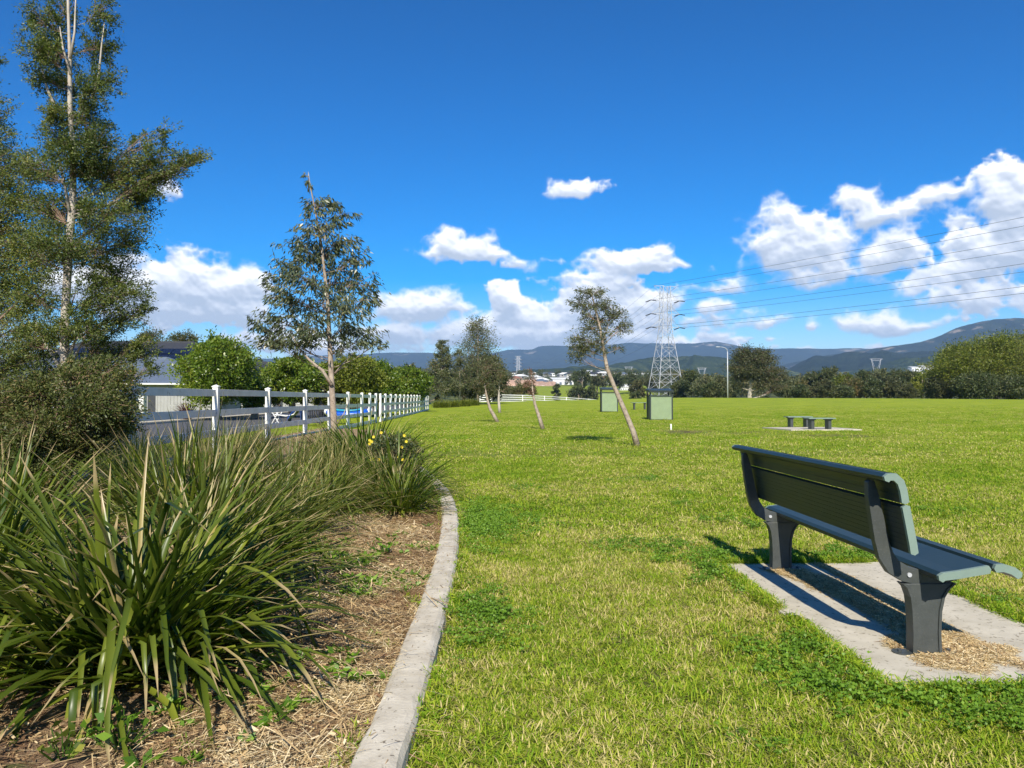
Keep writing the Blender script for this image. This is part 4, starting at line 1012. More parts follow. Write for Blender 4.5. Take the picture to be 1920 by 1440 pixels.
tree('tall_tree', 'tallest tree at the left with pale upright trunk and fine dark leaves', 'tree',
     [b0] + TP(YA, [(120, 760), (122, 600), (128, 480), (136, 380), (138, 290), (131, 200), (131, 100), (128, 20), (126, -70)]),
     [.062, .055, .05, .045, .04, .034, .028, .021, .016, .01],
     C(YA, (75, 40, 28, 38), (105, 95, 34, 40, .3), (72, 95, 28, 36, -.3), (80, 150, 28, 24), (195, 25, 24, 40), (190, 90, 30, 36, .2), (205, 150, 24, 30), (172, 170, 26, 30, -.3), (120, 25, 24, 40, .3), (130, 160, 32, 36, .4),
       (105, 205, 30, 26), (160, 225, 40, 34), (180, 275, 42, 36, -.3), (110, 260, 36, 34, .3), (135, 300, 44, 36, -.3), (200, 320, 44, 40, .3), (75, 320, 38, 34, .3),
       (262, 275, 13, 34), (318, 255, 14, 28), (300, 300, 38, 28), (355, 298, 26, 16), (385, 292, 14, 7), (245, 335, 44, 30), (290, 345, 30, 24), (330, 325, 24, 16),
       (265, 380, 34, 30, .3), (215, 400, 48, 38, -.3), (150, 390, 46, 40, .5), (90, 400, 46, 40, .4), (110, 460, 48, 40, -.5), (180, 470, 46, 38, .3), (245, 445, 36, 30),
       (65, 480, 46, 44), (225, 520, 44, 30, .3), (255, 545, 26, 20), (275, 575, 16, 10), (185, 555, 40, 30, -.3), (65, 560, 44, 34), (235, 590, 34, 26), (180, 620, 36, 26, .4),
       (60, 640, 40, 34), (150, 610, 34, 26, -.4), (95, 620, 30, 26, -.4), (210, 660, 44, 26, .3), (265, 660, 24, 18), (283, 690, 14, 12), (275, 640, 18, 12), (95, 700, 40, 28, .3)),
     (.036, .013), M['bark_white'], M['leafA'], twigs=60, perleaf=40, seed=11, u0=.6, limb_r=.15, twig_r=.0018, extra=bareA, jit=.075, spread=1.42)
# second tree whose trunk stands outside the frame
YB = 9.6; bB = at(-260, 860, YB); bB.z = .02
def bareB(mb, g, base):
    for (pts, r0) in (([(-180, 720), (-60, 640), (0, 598), (34, 566), (60, 540)], .022),):
        P = [at(px, py, YB - .6) - base for px, py in pts]; n = len(P); mb.tube(P, [r0 * (1 - .7 * k / (n - 1)) for k in range(n)], 5)
tree('leaning_in_tree', 'leafy tree at the left edge whose trunk stands outside the picture', 'tree',
     [bB] + TP(YB, [(-250, 700), (-235, 500), (-215, 330), (-200, 150)]), [.085, .075, .06, .045, .02],
     C(YB, (-12, 110, 16, 8), (5, 222, 24, 40), (-60, 260, 60, 60), (20, 290, 32, 34), (50, 300, 26, 26), (10, 350, 50, 40), (50, 380, 36, 34), (-60, 400, 70, 60), (15, 430, 48, 40), (62, 455, 34, 34), (10, 500, 50, 40),
       (58, 530, 34, 34, .3), (5, 570, 48, 34), (48, 610, 38, 30), (-70, 560, 70, 60), (0, 660, 46, 36), (-90, 120, 60, 60), (55, 670, 40, 34), (10, 725, 50, 40), (70, 735, 40, 30), (-30, 790, 60, 44)),
     (.036, .013), M['bark_brown'], M['leafA'], twigs=95, perleaf=44, seed=12, u0=.6, limb_r=.2, twig_r=.0018, extra=bareB, jit=.08, spread=1.35)
# bronze-tinged shrub under the tall tree
YC = 7.3; bC = at(70, 905, YC); bC.z = .04
tree('bronze_shrub', 'bushy bronze and olive shrub below the tall tree at the left', 'shrub', [bC] + TP(YC, [(85, 850), (100, 790), (115, 740)]), [.035, .03, .022, .012],
     C(YC, (150, 720, 44, 28), (205, 700, 40, 24, .3), (225, 745, 34, 26), (175, 760, 48, 28, -.3), (120, 780, 46, 30, .3), (70, 740, 42, 32), (20, 760, 44, 36), (60, 810, 50, 34, -.3), (10, 830, 48, 36), (205, 785, 34, 16), (150, 690, 34, 20, .4), (30, 880, 50, 34, -.2), (95, 850, 40, 26, .3), (240, 705, 20, 20), (20, 905, 50, 34, -.2), (75, 885, 50, 30, -.3), (-30, 880, 50, 40), (125, 825, 40, 26), (-40, 780, 50, 44), (225, 795, 34, 20, .2), (190, 825, 40, 22), (150, 840, 40, 22, .2), (235, 770, 26, 18)),
     (.034, .014), M['bark_brown'], M['leafBronze'], twigs=72, perleaf=40, seed=13, limb_r=.34, twig_r=.003, jit=.10, u0=.6, spread=1.5)
# slim gum in the bed
YE = 17.5; bE = at(627, 842, YE); bE.z = float(bed_z(bE.x, bE.y)) - .03
def bareE(mb, g, base):
    for (pts, r0, dy) in (([(622, 722), (605, 695), (580, 675), (560, 652), (548, 630)], .045, -.1), ([(628, 700), (645, 680), (662, 662)], .026, 0), ([(632, 795), (645, 775), (655, 750), (658, 738)], .016, -.2), ([(628, 700), (640, 690), (652, 688)], .014, 0), ([(578, 360), (578, 322)], .006, 0)):
        P = [at(px, py, YE + dy) - base for px, py in pts]; n = len(P); mb.tube(P, [r0 * (1 - .75 * k / (n - 1)) for k in range(n)], 6)
tree('slim_gum_tree', 'slim gum tree with drooping grey-green leaves standing beside the white fence', 'tree',
     [bE] + TP(YE, [(626, 790), (622, 722), (618, 640), (614, 560), (604, 470), (592, 400), (582, 350), (578, 322)]), [.085, .075, .066, .053, .042, .03, .019, .011, .005],
     C(YE, (578, 335, 7, 16), (606, 385, 30, 22), (585, 392, 16, 18), (655, 398, 14, 9), (640, 412, 22, 10), (598, 430, 38, 24), (645, 450, 26, 24), (560, 465, 34, 26), (610, 475, 44, 28, .5), (665, 490, 26, 24), (530, 505, 30, 22), (575, 520, 42, 28, -.6), (630, 525, 42, 28, .5), (685, 525, 26, 30), (510, 525, 16, 24),
       (545, 560, 36, 24), (600, 570, 44, 26, .6), (660, 570, 42, 28, -.5), (700, 560, 14, 24), (520, 600, 34, 22), (485, 612, 20, 18), (570, 612, 38, 24, -.4), (640, 618, 36, 22, .5), (690, 630, 30, 18), (718, 645, 14, 14), (540, 640, 32, 18), (495, 640, 22, 16), (655, 650, 26, 14), (585, 640, 24, 14)),
     (.14, .036), M['bark_grey'], M['leafEuc'], twigs=18, perleaf=20, u0=.6, seed=21, droop=.62, limb_r=.2, twig_r=.004, extra=bareE, jit=.13, spread=1.38)
# leaning tree in the lawn
YL = gp(1195, 836).y; bL = gp(1195, 836)
def bareL(mb, g, base):
    for (pts, r0) in (([(1129, 655), (1105, 650), (1085, 640), (1075, 625)], .018), ([(1131, 668), (1112, 662), (1100, 668)], .012), ([(1130, 650), (1150, 628), (1166, 615)], .016), ([(1129, 645), (1140, 610), (1160, 590), (1172, 575)], .018), ([(1166, 615), (1176, 606)], .008)):
        P = [at(px, py, YL) - base for px, py in pts]; n = len(P); mb.tube(P, [r0 * (1 - .75 * k / (n - 1)) for k in range(n)], 5)
tree('leaning_tree', 'young tree in the lawn with a long trunk leaning left in front of the sheds', 'tree',
     [bL] + TP(YL, [(1187, 808), (1172, 772), (1152, 726), (1138, 690), (1131, 650), (1126, 620), (1118, 585), (1110, 555), (1106, 540)]), [.095, .076, .068, .061, .056, .044, .035, .025, .015, .008],
     C(YL, (1098, 548, 16, 10), (1120, 548, 18, 10), (1085, 570, 16, 14), (1112, 572, 22, 14), (1140, 575, 20, 13), (1158, 590, 18, 11), (1100, 592, 18, 10), (1130, 600, 24, 12, .3), (1165, 610, 14, 9), (1172, 616, 11, 11), (1105, 615, 20, 12), (1135, 625, 16, 9), (1085, 632, 18, 12), (1075, 652, 18, 12), (1095, 652, 20, 12), (1078, 668, 12, 10), (1118, 640, 18, 10), (1160, 652, 13, 5), (1125, 655, 12, 10)),
     (.085, .022), M['bark_grey'], M['leafGrey'], twigs=24, perleaf=18, u0=.6, seed=31, droop=.25, limb_r=.2, twig_r=.0035, extra=bareL, jit=.14, spread=1.4)
# dry sapling, curved sapling, straight sapling
bS = gp(1018, 806); YS = bS.y
tree('dry_sapling', 'thin leaning sapling with sparse reddish dry leaves in the lawn', 'tree', [bS] + TP(YS, [(1012, 785), (1003, 758), (999, 735), (996, 700)]), [.10, .08, .06, .04, .015],
     C(YS, (996, 700, 6, 10), (990, 718, 8, 10), (1000, 715, 8, 10), (994, 735, 9, 9), (984, 722, 5, 7)), (.09, .03), M['bark_grey'], M['leafRed'], twigs=10, perleaf=9, seed=41, limb_r=.35, twig_r=.01, jit=.15)
bS2 = gp(933, 792); YS2 = bS2.y
tree('bent_sapling', 'bent sapling with curved bare trunk and small leafy top left of the dry one', 'tree', [bS2] + TP(YS2, [(926, 779), (919, 767), (915, 754), (911, 735), (908, 715)]), [.11, .10, .085, .07, .05, .02],
     C(YS2, (905, 715, 18, 12), (890, 728, 14, 9), (918, 730, 13, 8), (902, 735, 14, 7), (912, 700, 12, 9)), (.13, .04), M['bark_grey'], M['leafOlive'], twigs=26, perleaf=16, seed=42, limb_r=.4, twig_r=.01, jit=.15)
bS3 = gp(937, 774.5); YS3 = bS3.y
tree('straight_sapling', 'pale straight sapling behind the bent one at the gap in the far fence', 'tree', [bS3] + TP(YS3, [(936, 762), (935, 748), (936, 730), (937, 715)]), [.14, .12, .1, .06, .03],
     C(YS3, (940, 720, 12, 12), (930, 730, 9, 8), (948, 730, 10, 9), (938, 705, 9, 9)), (.16, .05), M['bark_white'], M['leafOlive'], twigs=20, perleaf=14, seed=43, limb_r=.5, twig_r=.012, jit=.15)

# ================================================================== MID-DISTANCE TREES
def auto(px, top, width, Y, bottom=None, n=9, seed=0, shape='round', dk=1.0):
    if shape == 'cone': width = width * 1.3
    """crown clumps filling the outline given in photo pixels at distance Y"""
    g = np.random.default_rng(seed); bottom = bottom or 748; H = bottom - top; out = []
    for k in range(n):
        t = (k + .5) / n; ga = k * 2.399
        if shape == 'round': w = math.sqrt(max(0.05, 1 - (2 * t - .95) ** 2)) if t < .5 else 1 - .25 * (t - .5)
        elif shape == 'cone': w = .25 + .8 * t
        else: w = .55 + .35 * math.sin(t * 6)
        r = width / 2 * w; rc = width * g.uniform(.11, .27) * (.75 if shape == 'cone' and t < .3 else 1)
        x = px + math.cos(ga + g.normal(0, .5)) * max(r - rc * .6, 0) * g.uniform(.5, 1.12); y = top + rc * .8 + t * max(H - rc * 1.9, 1)
        out.append(cpx(x, y, Y, rc, rc * g.uniform(.6, .85), math.sin(ga) * r / F * Y * .8))
    return out
def bigtree(name, label, px, top, width, Y, mt, bark=None, n=12, tw=14, pl=14, leaf=(.5, .25), seed=0, shape='round', bottom=None, tr=.28, cat='tree', group=None, lean=0, cb=None, gz=None):
    b = onground(px, Y); z0 = b.z if gz is None else gz; b.z = z0 - .1
    topz = at(px, top, Y).z; H = topz - z0
    trunk = [b, b + Vector((lean * .3, 0, H * .3)), b + Vector((lean * .7, 0, H * .6)), b + Vector((lean, 0, H * .88))]
    return tree(name, label, cat, trunk, [tr, tr * .75, tr * .5, tr * .15], auto(px, top, width, Y, bottom or (py_of(b, Y) - .22 * (py_of(b, Y) - top)), n, seed, shape),
                leaf, bark or M['bark_grey'], mt, spread=1.22, u0=.5, twigs=int(tw * 1.8), perleaf=int(pl * 1.3), seed=seed + 500, limb_r=.4, twig_r=.03 * leaf[0], jit=.16, tube_n=6, group=group)
def py_of(p, Y): return 748 - (p.z - CAMH) / Y * F
# bright broad-leaved trees behind the white fence
bigtree('broadleaf_tree', 'big bright green broad-leaved tree behind the fence and in front of the grey roof', 408, 630, 158, 46, M['leafBright'], n=34, tw=24, pl=26, leaf=(.19, .10), seed=1, bottom=772)
bigtree('broadleaf_tree', 'rounded broad-leaved tree behind the fence just left of the slim gum trunk', 548, 662, 112, 52, M['leafBright'], n=24, tw=22, pl=22, leaf=(.20, .10), seed=2, bottom=768)
bigtree('broadleaf_tree', 'broad-leaved tree with pinkish new growth right of the slim gum trunk', 662, 660, 110, 54, M['leafYG'], n=24, tw=22, pl=22, leaf=(.20, .10), seed=3, bottom=766)
bigtree('broadleaf_tree', 'twin-topped bright green tree behind the middle of the white fence', 708, 674, 84, 60, M['leafBright'], n=20, tw=20, pl=20, leaf=(.20, .10), seed=4, bottom=764)
bigtree('broadleaf_tree', 'low rounded green tree behind the far end of the white fence', 762, 684, 94, 72, M['leafBright'], n=20, tw=20, pl=20, leaf=(.24, .12), seed=5, bottom=764)
bigtree('broadleaf_tree', 'shorter broad-leaved shrub tree between the white porch post and the big bright tree', 478, 706, 66, 50, M['leafBright'], n=16, tw=22, pl=22, leaf=(.18, .10), seed=18, bottom=772)
bigtree('broadleaf_tree', 'leafy olive tree rising directly behind the slim gum trunk', 606, 676, 74, 58, M['leafYG'], n=16, tw=20, pl=20, leaf=(.19, .10), seed=19, bottom=768)
bigtree('dusky_gum_tree', 'dusky olive gum crown rising behind the low rounded green tree', 765, 680, 74, 120, M['leafOlive'], n=12, tw=16, pl=16, leaf=(.40, .18), seed=6, bottom=752)
bigtree('dusky_gum_tree', 'dull olive gum filling the gap between the fence end and the slender tree', 803, 695, 50, 130, M['leafOlive'], n=9, tw=14, pl=14, leaf=(.45, .2), seed=7, bottom=754)
bigtree('dusky_gum_tree', 'dark gum behind the gap between the two left broad-leaved trees', 600, 690, 70, 110, M['leafDark'], n=10, tw=14, pl=14, leaf=(.4, .2), seed=8, bottom=765)
bigtree('open_gum_tree', 'left one of two open-crowned gums showing above the solar-panelled roof', 283, 613, 78, 118, M['leafOlive'], n=12, tw=12, pl=12, leaf=(.36, .14), seed=9, bottom=675, bark=M['bark_white'])
bigtree('open_gum_tree', 'right one of two open-crowned gums showing above the solar-panelled roof', 343, 616, 70, 118, M['leafOlive'], n=11, tw=13, pl=13, leaf=(.36, .14), seed=10, bottom=680, bark=M['bark_white'])
bigtree('open_gum_tree', 'low dark gum top between the bright tree and the dark tiled roof', 480, 668, 56, 125, M['leafDark'], n=8, tw=12, pl=12, leaf=(.4, .2), seed=11, bottom=720)
bigtree('slender_tree', 'slender conical tree with pale stem just past the end of the white fence', 828, 630, 54, 104, M['leafGrey'], n=16, tw=18, pl=16, leaf=(.26, .10), seed=12, shape='cone', bottom=748, tr=.16, bark=M['bark_white'])
bigtree('slender_tree', 'narrow pale-stemmed tree hard against the left of the big feathery tree', 862, 650, 44, 106, M['leafGrey'], n=11, tw=14, pl=12, leaf=(.24, .09), seed=13, shape='cone', bottom=742, tr=.13, bark=M['bark_white'])
bigtree('feathery_tree', 'tallest feathery grey-green tree of the group beyond the fence end', 896, 586, 104, 112, M['leafGrey'], n=34, tw=12, pl=13, leaf=(.30, .10), seed=14, shape='cone', bottom=752, tr=.2)
bigtree('dense_tree', 'dense darker green tree right of the tall feathery one', 916, 662, 80, 116, M['leafOlive'], n=20, tw=20, pl=18, leaf=(.34, .16), seed=15, bottom=756)
bigtree('dense_tree', 'dark low tree at the foot of the tall feathery one', 868, 692, 84, 118, M['leafDark'], n=12, tw=18, pl=16, leaf=(.34, .16), seed=16, bottom=758)
bigtree('reddish_bush', 'brownish bush behind the left end of the far white fence', 985, 716, 46, 165, M['leafBrown'], n=9, tw=16, pl=16, leaf=(.36, .16), seed=17, bottom=746, cat='bush', tr=.12)
bigtree('reddish_bush', 'brown-green bush showing in the gap of the far white fence', 950, 722, 34, 168, M['leafOlive'], n=8, tw=16, pl=14, leaf=(.36, .16), seed=18, bottom=748, cat='bush', tr=.12)
# yellow-green reed clumps beyond the fence end
for i_, (px, Y, lb) in enumerate(((828, 93, 'yellow-green reedy shrub at the end of the long white fence'), (846, 95, 'second yellow-green reedy shrub right of the fence end'), (866, 99, 'third yellow-green reedy shrub below the narrow pale-stemmed tree'), (884, 104, 'last yellow-green reedy shrub below the tall feathery tree'))):
    p = onground(px, Y); g = np.random.default_rng(300 + i_); n = 900; bs = in_ell(n, g) * np.array([1.1, .8, 0]) 
    V, Fc, a = blades_np(bs, g.uniform(0, 6.28, n), g.uniform(.8, 1.5, n), g.uniform(.6, 1.25, n), np.full(n, .045), g.uniform(.2, 1.2, n), 3, 0, vv=np.clip(g.normal(.55, .2, n), 0, 1), g=g)
    r = empty('reed_shrub', p, lb, 'shrub'); link('foliage', npmesh('foliage', V, Fc, a), M['leafYG'], r)
# beyond the crest: bushes in the meadow
for i_, (px, top, w_, Y, m_, lb) in enumerate(((1043, 719, 16, 300, 'leafDark', 'small dark round-topped tree alone in the far green meadow'), (1085, 722, 36, 300, 'leafDark', 'left one of two dark round bushes in the far green meadow'), (1108, 722, 28, 300, 'leafDark', 'right one of two dark round bushes in the far green meadow'),
        (1092, 692, 40, 420, 'leafDark', 'tall dark clump tree behind the meadow left of the leaning trunk'), (1120, 700, 40, 430, 'leafOlive', 'olive tree behind the meadow just left of the leaning trunk'), (1152, 695, 44, 420, 'leafDark', 'dark tree crossed by the leaning trunk behind the meadow'),
        (1183, 697, 40, 430, 'leafDark', 'dark tree right of the leaning trunk behind the meadow'), (1195, 711, 30, 330, 'leafBrown', 'rusty brown small tree between the two pale green sheds'), (1215, 703, 40, 400, 'leafOlive', 'olive tree behind the left foot of the tall pylon'), (1193, 732, 26, 230, 'leafDark', 'low dark bush in the grass between the two sheds'))):
    bigtree('meadow_tree', lb, px, top, w_, Y, M[m_], n=9, tw=14, pl=13, leaf=(.0022 * Y, .0011 * Y), seed=40 + i_, tr=.0012 * Y, bottom=None)
# big spreading gum right of the lamp and its neighbours
bG = onground(1405, 172)
tree('spreading_gum', 'big spreading gum with pale forking trunk right of the street lamp', 'tree', [bG - Vector((0, 0, .2)), bG + Vector((.1, 0, 2.2)), bG + Vector((.4, 0, 5)), bG + Vector((.6, 0, 9))], [.62, .5, .34, .12],
     C(172, (1400, 660, 20, 10), (1425, 662, 18, 9), (1385, 672, 16, 9), (1412, 676, 26, 12, -1.5), (1440, 676, 18, 10), (1375, 690, 14, 10), (1396, 692, 20, 10, -2), (1425, 694, 24, 11, -2), (1455, 694, 16, 10), (1380, 706, 13, 8), (1405, 705, 18, 8, 1), (1445, 710, 20, 9, -1), (1470, 706, 12, 9), (1430, 722, 16, 7, -2), (1462, 724, 14, 8), (1384, 722, 9, 6)),
     (.42, .17), M['bark_white'], M['leafOlive'], twigs=70, perleaf=20, seed=51, limb_r=.4, twig_r=.02, jit=.2, spread=1.35)
line = [(1296, 700, 40, 215, 'leafDark'), (1322, 700, 42, 205, 'leafGrey'), (1349, 705, 36, 210, 'leafOlive'), (1370, 712, 30, 215, 'leafDark'), (1480, 712, 40, 205, 'leafGrey'), (1506, 716, 36, 200, 'leafBrown'), (1528, 700, 44, 212, 'leafDark'),
        (1556, 694, 44, 210, 'leafDark'), (1585, 696, 42, 206, 'leafYG'), (1600, 706, 40, 196, 'leafBrown'), (1622, 692, 44, 212, 'leafDark'), (1650, 690, 46, 214, 'leafGrey'), (1680, 693, 46, 210, 'leafDark'), (1706, 700, 40, 204, 'leafDark'),
        (1730, 704, 40, 200, 'leafYG'), (1752, 698, 36, 200, 'leafDark'), (1275, 712, 30, 222, 'leafDark'), (1336, 716, 30, 190, 'leafDark'), (1500, 722, 34, 190, 'leafDark'), (1545, 716, 34, 190, 'leafOlive'), (1640, 716, 40, 192, 'leafDark'), (1670, 714, 36, 194, 'leafOlive'), (1575, 718, 34, 190, 'leafDark'), (1700, 718, 36, 190, 'leafOlive')]
ll = ['first dark gum of the far tree line right of the tall pylon', 'olive gum in the far tree line between pylon and street lamp', 'olive gum of the far tree line just left of the street lamp', 'dark gum of the far tree line directly behind the street lamp',
      'pale-limbed olive gum at the right shoulder of the big spreading gum', 'bronze-brown low tree in the far line right of the spreading gum', 'tall dark gum starting the right half of the far tree line', 'dark gum second in the right half of the far tree line',
      'olive gum with brown tree in front of it in the far line', 'rusty brown tree in the right half of the far tree line', 'dark gum straight below the wide-armed far pylon', 'olive gum right of the wide-armed far pylon', 'dark gum left of the distant white buildings',
      'dark gum under the distant white buildings', 'olive gum between the distant white buildings and the big bright tree', 'dark gum touching the left of the big bright tree',
      'low dark gum at the right foot of the tall pylon', 'low front gum just left of the street lamp pole', 'low dark gum in front of the bronze-brown tree in the far line', 'low olive gum in front of the tall dark pair in the far line',
      'low dark gum below the wide-armed far pylon, in the front row', 'low olive gum in the front row right of the wide-armed far pylon', 'low dark gum in front of the rusty brown tree in the far line', 'low olive gum in the front row below the distant white buildings']
for i_, (px, top, w_, Y, m_) in enumerate(line):
    lb = ll[i_] if i_ < len(ll) else 'low filler gum in the front row of the far tree line'
    bigtree('tree_line_gum', lb, px, top + (((i_ * 13) % 7) - 4) * 2.2, w_ * (1.0 + .35 * ((i_ * 7) % 5) / 4), Y, M[m_], n=15, tw=16, pl=14, leaf=(.50, .22), seed=80 + i_, tr=.25, bottom=750, group='gums of the far tree line', bark=M['bark_white'] if i_ % 3 == 0 else None)
for i_, (px, top, w_, Y, m_, lb) in enumerate(((1800, 640, 140, 150, 'leafYG', 'left lobe of the big bright green trees at the right edge'), (1868, 618, 150, 152, 'leafYG', 'tallest of the big bright green trees at the right edge'), (1765, 700, 60, 148, 'leafOlive', 'low olive skirt tree at the left foot of the big bright trees'),
        (1935, 620, 110, 160, 'leafOlive', 'dull olive tree cut by the right picture edge'), (1830, 700, 90, 143, 'leafDark', 'dark low tree in front of the big bright trees'), (1905, 705, 90, 143, 'leafDark', 'dark low tree at the foot of the right-edge trees'), (2010, 660, 120, 150, 'leafYG', 'bright tree just outside the right picture edge'))):
    bigtree('big_bright_tree', lb, px, top, w_, Y, M[m_], n=36, tw=26, pl=22, leaf=(.38, .18), seed=120 + i_, tr=.3, bottom=752)

# ================================================================== HOUSES NEAR THE FENCE
def hip_roof(root, w, d, z0, h, ov, mt, name='roof'):
    x, y = w / 2 + ov, d / 2 + ov; r = max(x - y, 0) if x > y else 0; ry = max(y - x, 0)
    V = [(-x, -y, z0), (x, -y, z0), (x, y, z0), (-x, y, z0), (-r, -ry, z0 + h), (r, ry, z0 + h)] if x > y else [(-x, -y, z0), (x, -y, z0), (x, y, z0), (-x, y, z0), (0, -ry, z0 + h), (0, ry, z0 + h)]
    Fs = [(0, 1, 5, 4), (1, 2, 5), (2, 3, 4, 5), (3, 0, 4)] if x > y else [(0, 1, 4), (1, 2, 5, 4), (2, 3, 5), (3, 0, 4, 5)]
    o = MB().add(V, Fs + [(3, 2, 1, 0)]).build(name, mt, root); return o, V
def house(p, w, d, h, rh, yaw, label, roof_m, wall_m, solar=False, fenced=False, ov=.5, sub=True):
    r = empty('house', p, label, 'house', yaw)
    MB().box((0, 0, h / 2 - .2), (w, d, h + .4)).build('wall', wall_m, r)
    rf, V = hip_roof(r, w, d, h + .003, rh, ov, roof_m)
    g_ = MB()
    for a, b_ in ((0, 1), (1, 2), (2, 3), (3, 0)): g_.bar(Vector(V[a]) + Vector((0, 0, -.06)), Vector(V[b_]) + Vector((0, 0, -.06)), .12)
    g_.build('gutter', M['white'], rf)
    for a, b_ in ((0, 4), (1, 5 if w > d else 4), (2, 5), (3, 4 if w > d else 5), (4, 5)): MB().bar(Vector(V[a]) + Vector((0, 0, .03)), Vector(V[b_]) + Vector((0, 0, .03)), .16).build('ridge_cap', roof_m, rf)
    for x in (-w * .3, w * .05, w * .33):
        f = MB().box((x, -d / 2 - .02, h * .52), (1.6, .10, 1.2)).build('window', M['white'], r); MB().box((x, -d / 2 - .075, h * .52), (1.4, .02, 1.02)).build('pane', M['glass'], f)
    dr = MB().box((w * .2, -d / 2 - .02, 1.02), (.95, .08, 2.04)).build('door', M['roof_dark'], r)
    if solar:
        s = Vector(V[1]) - Vector(V[0]); n = max(3, int(w / 1.7)); sl = math.atan2(rh, d / 2 + ov)
        for row in range(2):
            for k in range(n):
                x = (k - (n - 1) / 2) * 1.15; yy = -(d / 2 + ov) + 1.2 + row * 1.55; zz = h + (yy + d / 2 + ov) * math.tan(sl) + .1
                MB().box((0, 0, 0), (1.1, 1.5, .05), M=Matrix.Rotation(sl, 3, 'X')).build('solar_panel', M['solar'], rf).location = (x, yy, zz)
    return r
def hz0(px, Y, z=0.0): q = onground(px, Y); q.z = z; return q
house(hz0(262, 66), 14.5, 10, 2.55, 2.25, R(6), 'grey hip-roofed house behind the nearest fence bay beside the bright tree', M['roof_grey'], M['wall_light'])
house(hz0(262, 88), 22, 10, 5.2, 2.6, R(4), 'taller house with dark solar-panelled roof behind the grey hip roof', M['roof_dark'], M['wall_light'], solar=True)
house(hz0(470, 84), 13, 9, 2.7, 2.6, R(20), 'house with dark tiled roof half hidden right of the bright tree', M['roof_dark'], M['wall_light'], solar=True)
house(hz0(60, 70), 13, 10, 2.7, 2.3, R(0), 'house at the far left glimpsed through the bronze shrub', M['roof_grey'], M['wall_light'])
# ribbed metal side fence by the grey house
cf = empty('ribbed_fence', hz0(332, 58), 'pale ribbed metal fence panel below the grey house eaves', 'fence')
for k in range(26):
    MB().box((-1.55 + k * .125, (k % 2) * .03, .85), (.12, .02, 1.75)).build('panel', M['wall_light'], cf)
MB().box((0, .015, 1.76), (3.3, .06, .05)).build('rail', M['white'], cf)
gp_ = empty('gate_box', hz0(262, 50), 'small white slatted meter box post seen below the top fence rail', 'meter box')
MB().box((0, 0, .8), (.72, .5, 1.6)).build('box', M['white'], gp_, bevel=.02)
for k in range(6): MB().box((0, -.262, .25 + k * .24), (.6, .02, .05)).build('slat', M['wall_light'], gp_)
# white porch column with two square blocks
pc = empty('porch_column', hz0(501, 62), 'tall white post with two square side blocks behind the fence', 'post')
zt = at(501, 699, 62).z; zb = at(501, 722, 62).z
MB().box((.16, 0, zt / 2), (.26, .3, zt)).build('post', M['white'], pc)
MB().box((-.19, 0, zt - .2), (.42, .3, .38)).build('block', M['white'], pc); MB().box((-.19, 0, zb + .15), (.42, .3, .38)).build('block', M['white'], pc)
# reddish strappy garden plant by the ribbed fence
g = np.random.default_rng(9); n = 150; V, Fc, a = blades_np(g.normal(0, .08, (n, 3)) * [1, 1, 0], g.uniform(0, 6.28, n), g.uniform(.7, 1.5, n), g.uniform(.8, 1.5, n), np.full(n, .06), g.uniform(.1, .9, n), 4, 0, g=g)
M['burgundy'] = leaf_mat('burgundy_leaf', [(0, (.05, .015, .012)), (1, (.14, .05, .035))], .4, .2)
r = empty('burgundy_plant', hz0(351, 48), 'dark burgundy spiky plant beside the ribbed metal fence', 'plant'); link('foliage', npmesh('foliage', V, Fc, a), M['burgundy'], r)
# things on the verge behind the fence
M['blue'] = mat('blue_plastic', (.01, .10, .50), (.01, .07, .36), .35, 4); M['teal'] = mat('teal_plastic', (.02, .30, .40), None, .4, 4); M['navy'] = mat('navy_cloth', (.02, .05, .16), None, .7, 6); M['black'] = mat('black_plastic', (.02, .02, .022), None, .5, 6)
p = hz0(652, 40, .1); r = empty('inflatable_boat', p, 'bright blue inflatable boat on the verge behind the slim gum trunk', 'boat')
ring = [(math.cos(t) * .98, math.sin(t) * .42, .38 + .14 * abs(math.cos(t)) ** 3) for t in np.linspace(0, 2 * math.pi, 25)]
MB().tube(ring, .17, 10, cap=False).build('hull', M['blue'], r, smooth=True)
MB().tube([(math.cos(t) * .8, math.sin(t) * .3, .60 + .1 * abs(math.cos(t)) ** 3) for t in np.linspace(0, 2 * math.pi, 25)], .05, 8, cap=False).build('rim', M['teal'], r, smooth=True)
MB().box((0, 0, .28), (1.5, .6, .06)).build('floor', M['blue'], r)
for s in (-1, 1): MB().tube([(s * .95, 0, .42), (s * 1.18, 0, .62), (s * 1.26, 0, .68)], [.17, .15, .06], 10).build('end_bulge', M['white'], r, smooth=True)
p = hz0(540, 37, .06); r = empty('folding_lounger', p, 'pale folding lounger with blue and navy towels behind the white fence', 'lounger')
for s in (-.3, .3):
    MB().bar((-.7, s, .02), (-.3, s, .75), .035).build('leg', M['white'], r); MB().bar((-.3, s, .02), (-.75, s, .75), .035).build('leg', M['white'], r)
    MB().tube([(-.55, s, .5), (0, s, .42), (.35, s, .5), (.6, s, .85)], .025, 6).build('side_rail', M['white'], r)
MB().ribbon([(-.55, .52), (0, .44), (.35, .52), (.6, .87)], .02, -.3, .3).build('sling', M['wall_light'], r)
MB().ribbon([(.05, .16), (.12, .50), (.40, .60), (.58, .88), (.70, .50), (.72, .12)], .03, -.33, .33).build('towel', M['navy'], r)
MB().ribbon([(.1, .30), (.3, .62), (.46, .68)], .02, -.36, .36).build('towel', M['blue'], r)
p = hz0(592, 38, .06); r = empty('wire_crate', p, 'black slatted crate on the verge left of the slim gum trunk', 'crate')
MB().box((0, 0, .08), (.68, .5, .06)).build('base', M['black'], r)
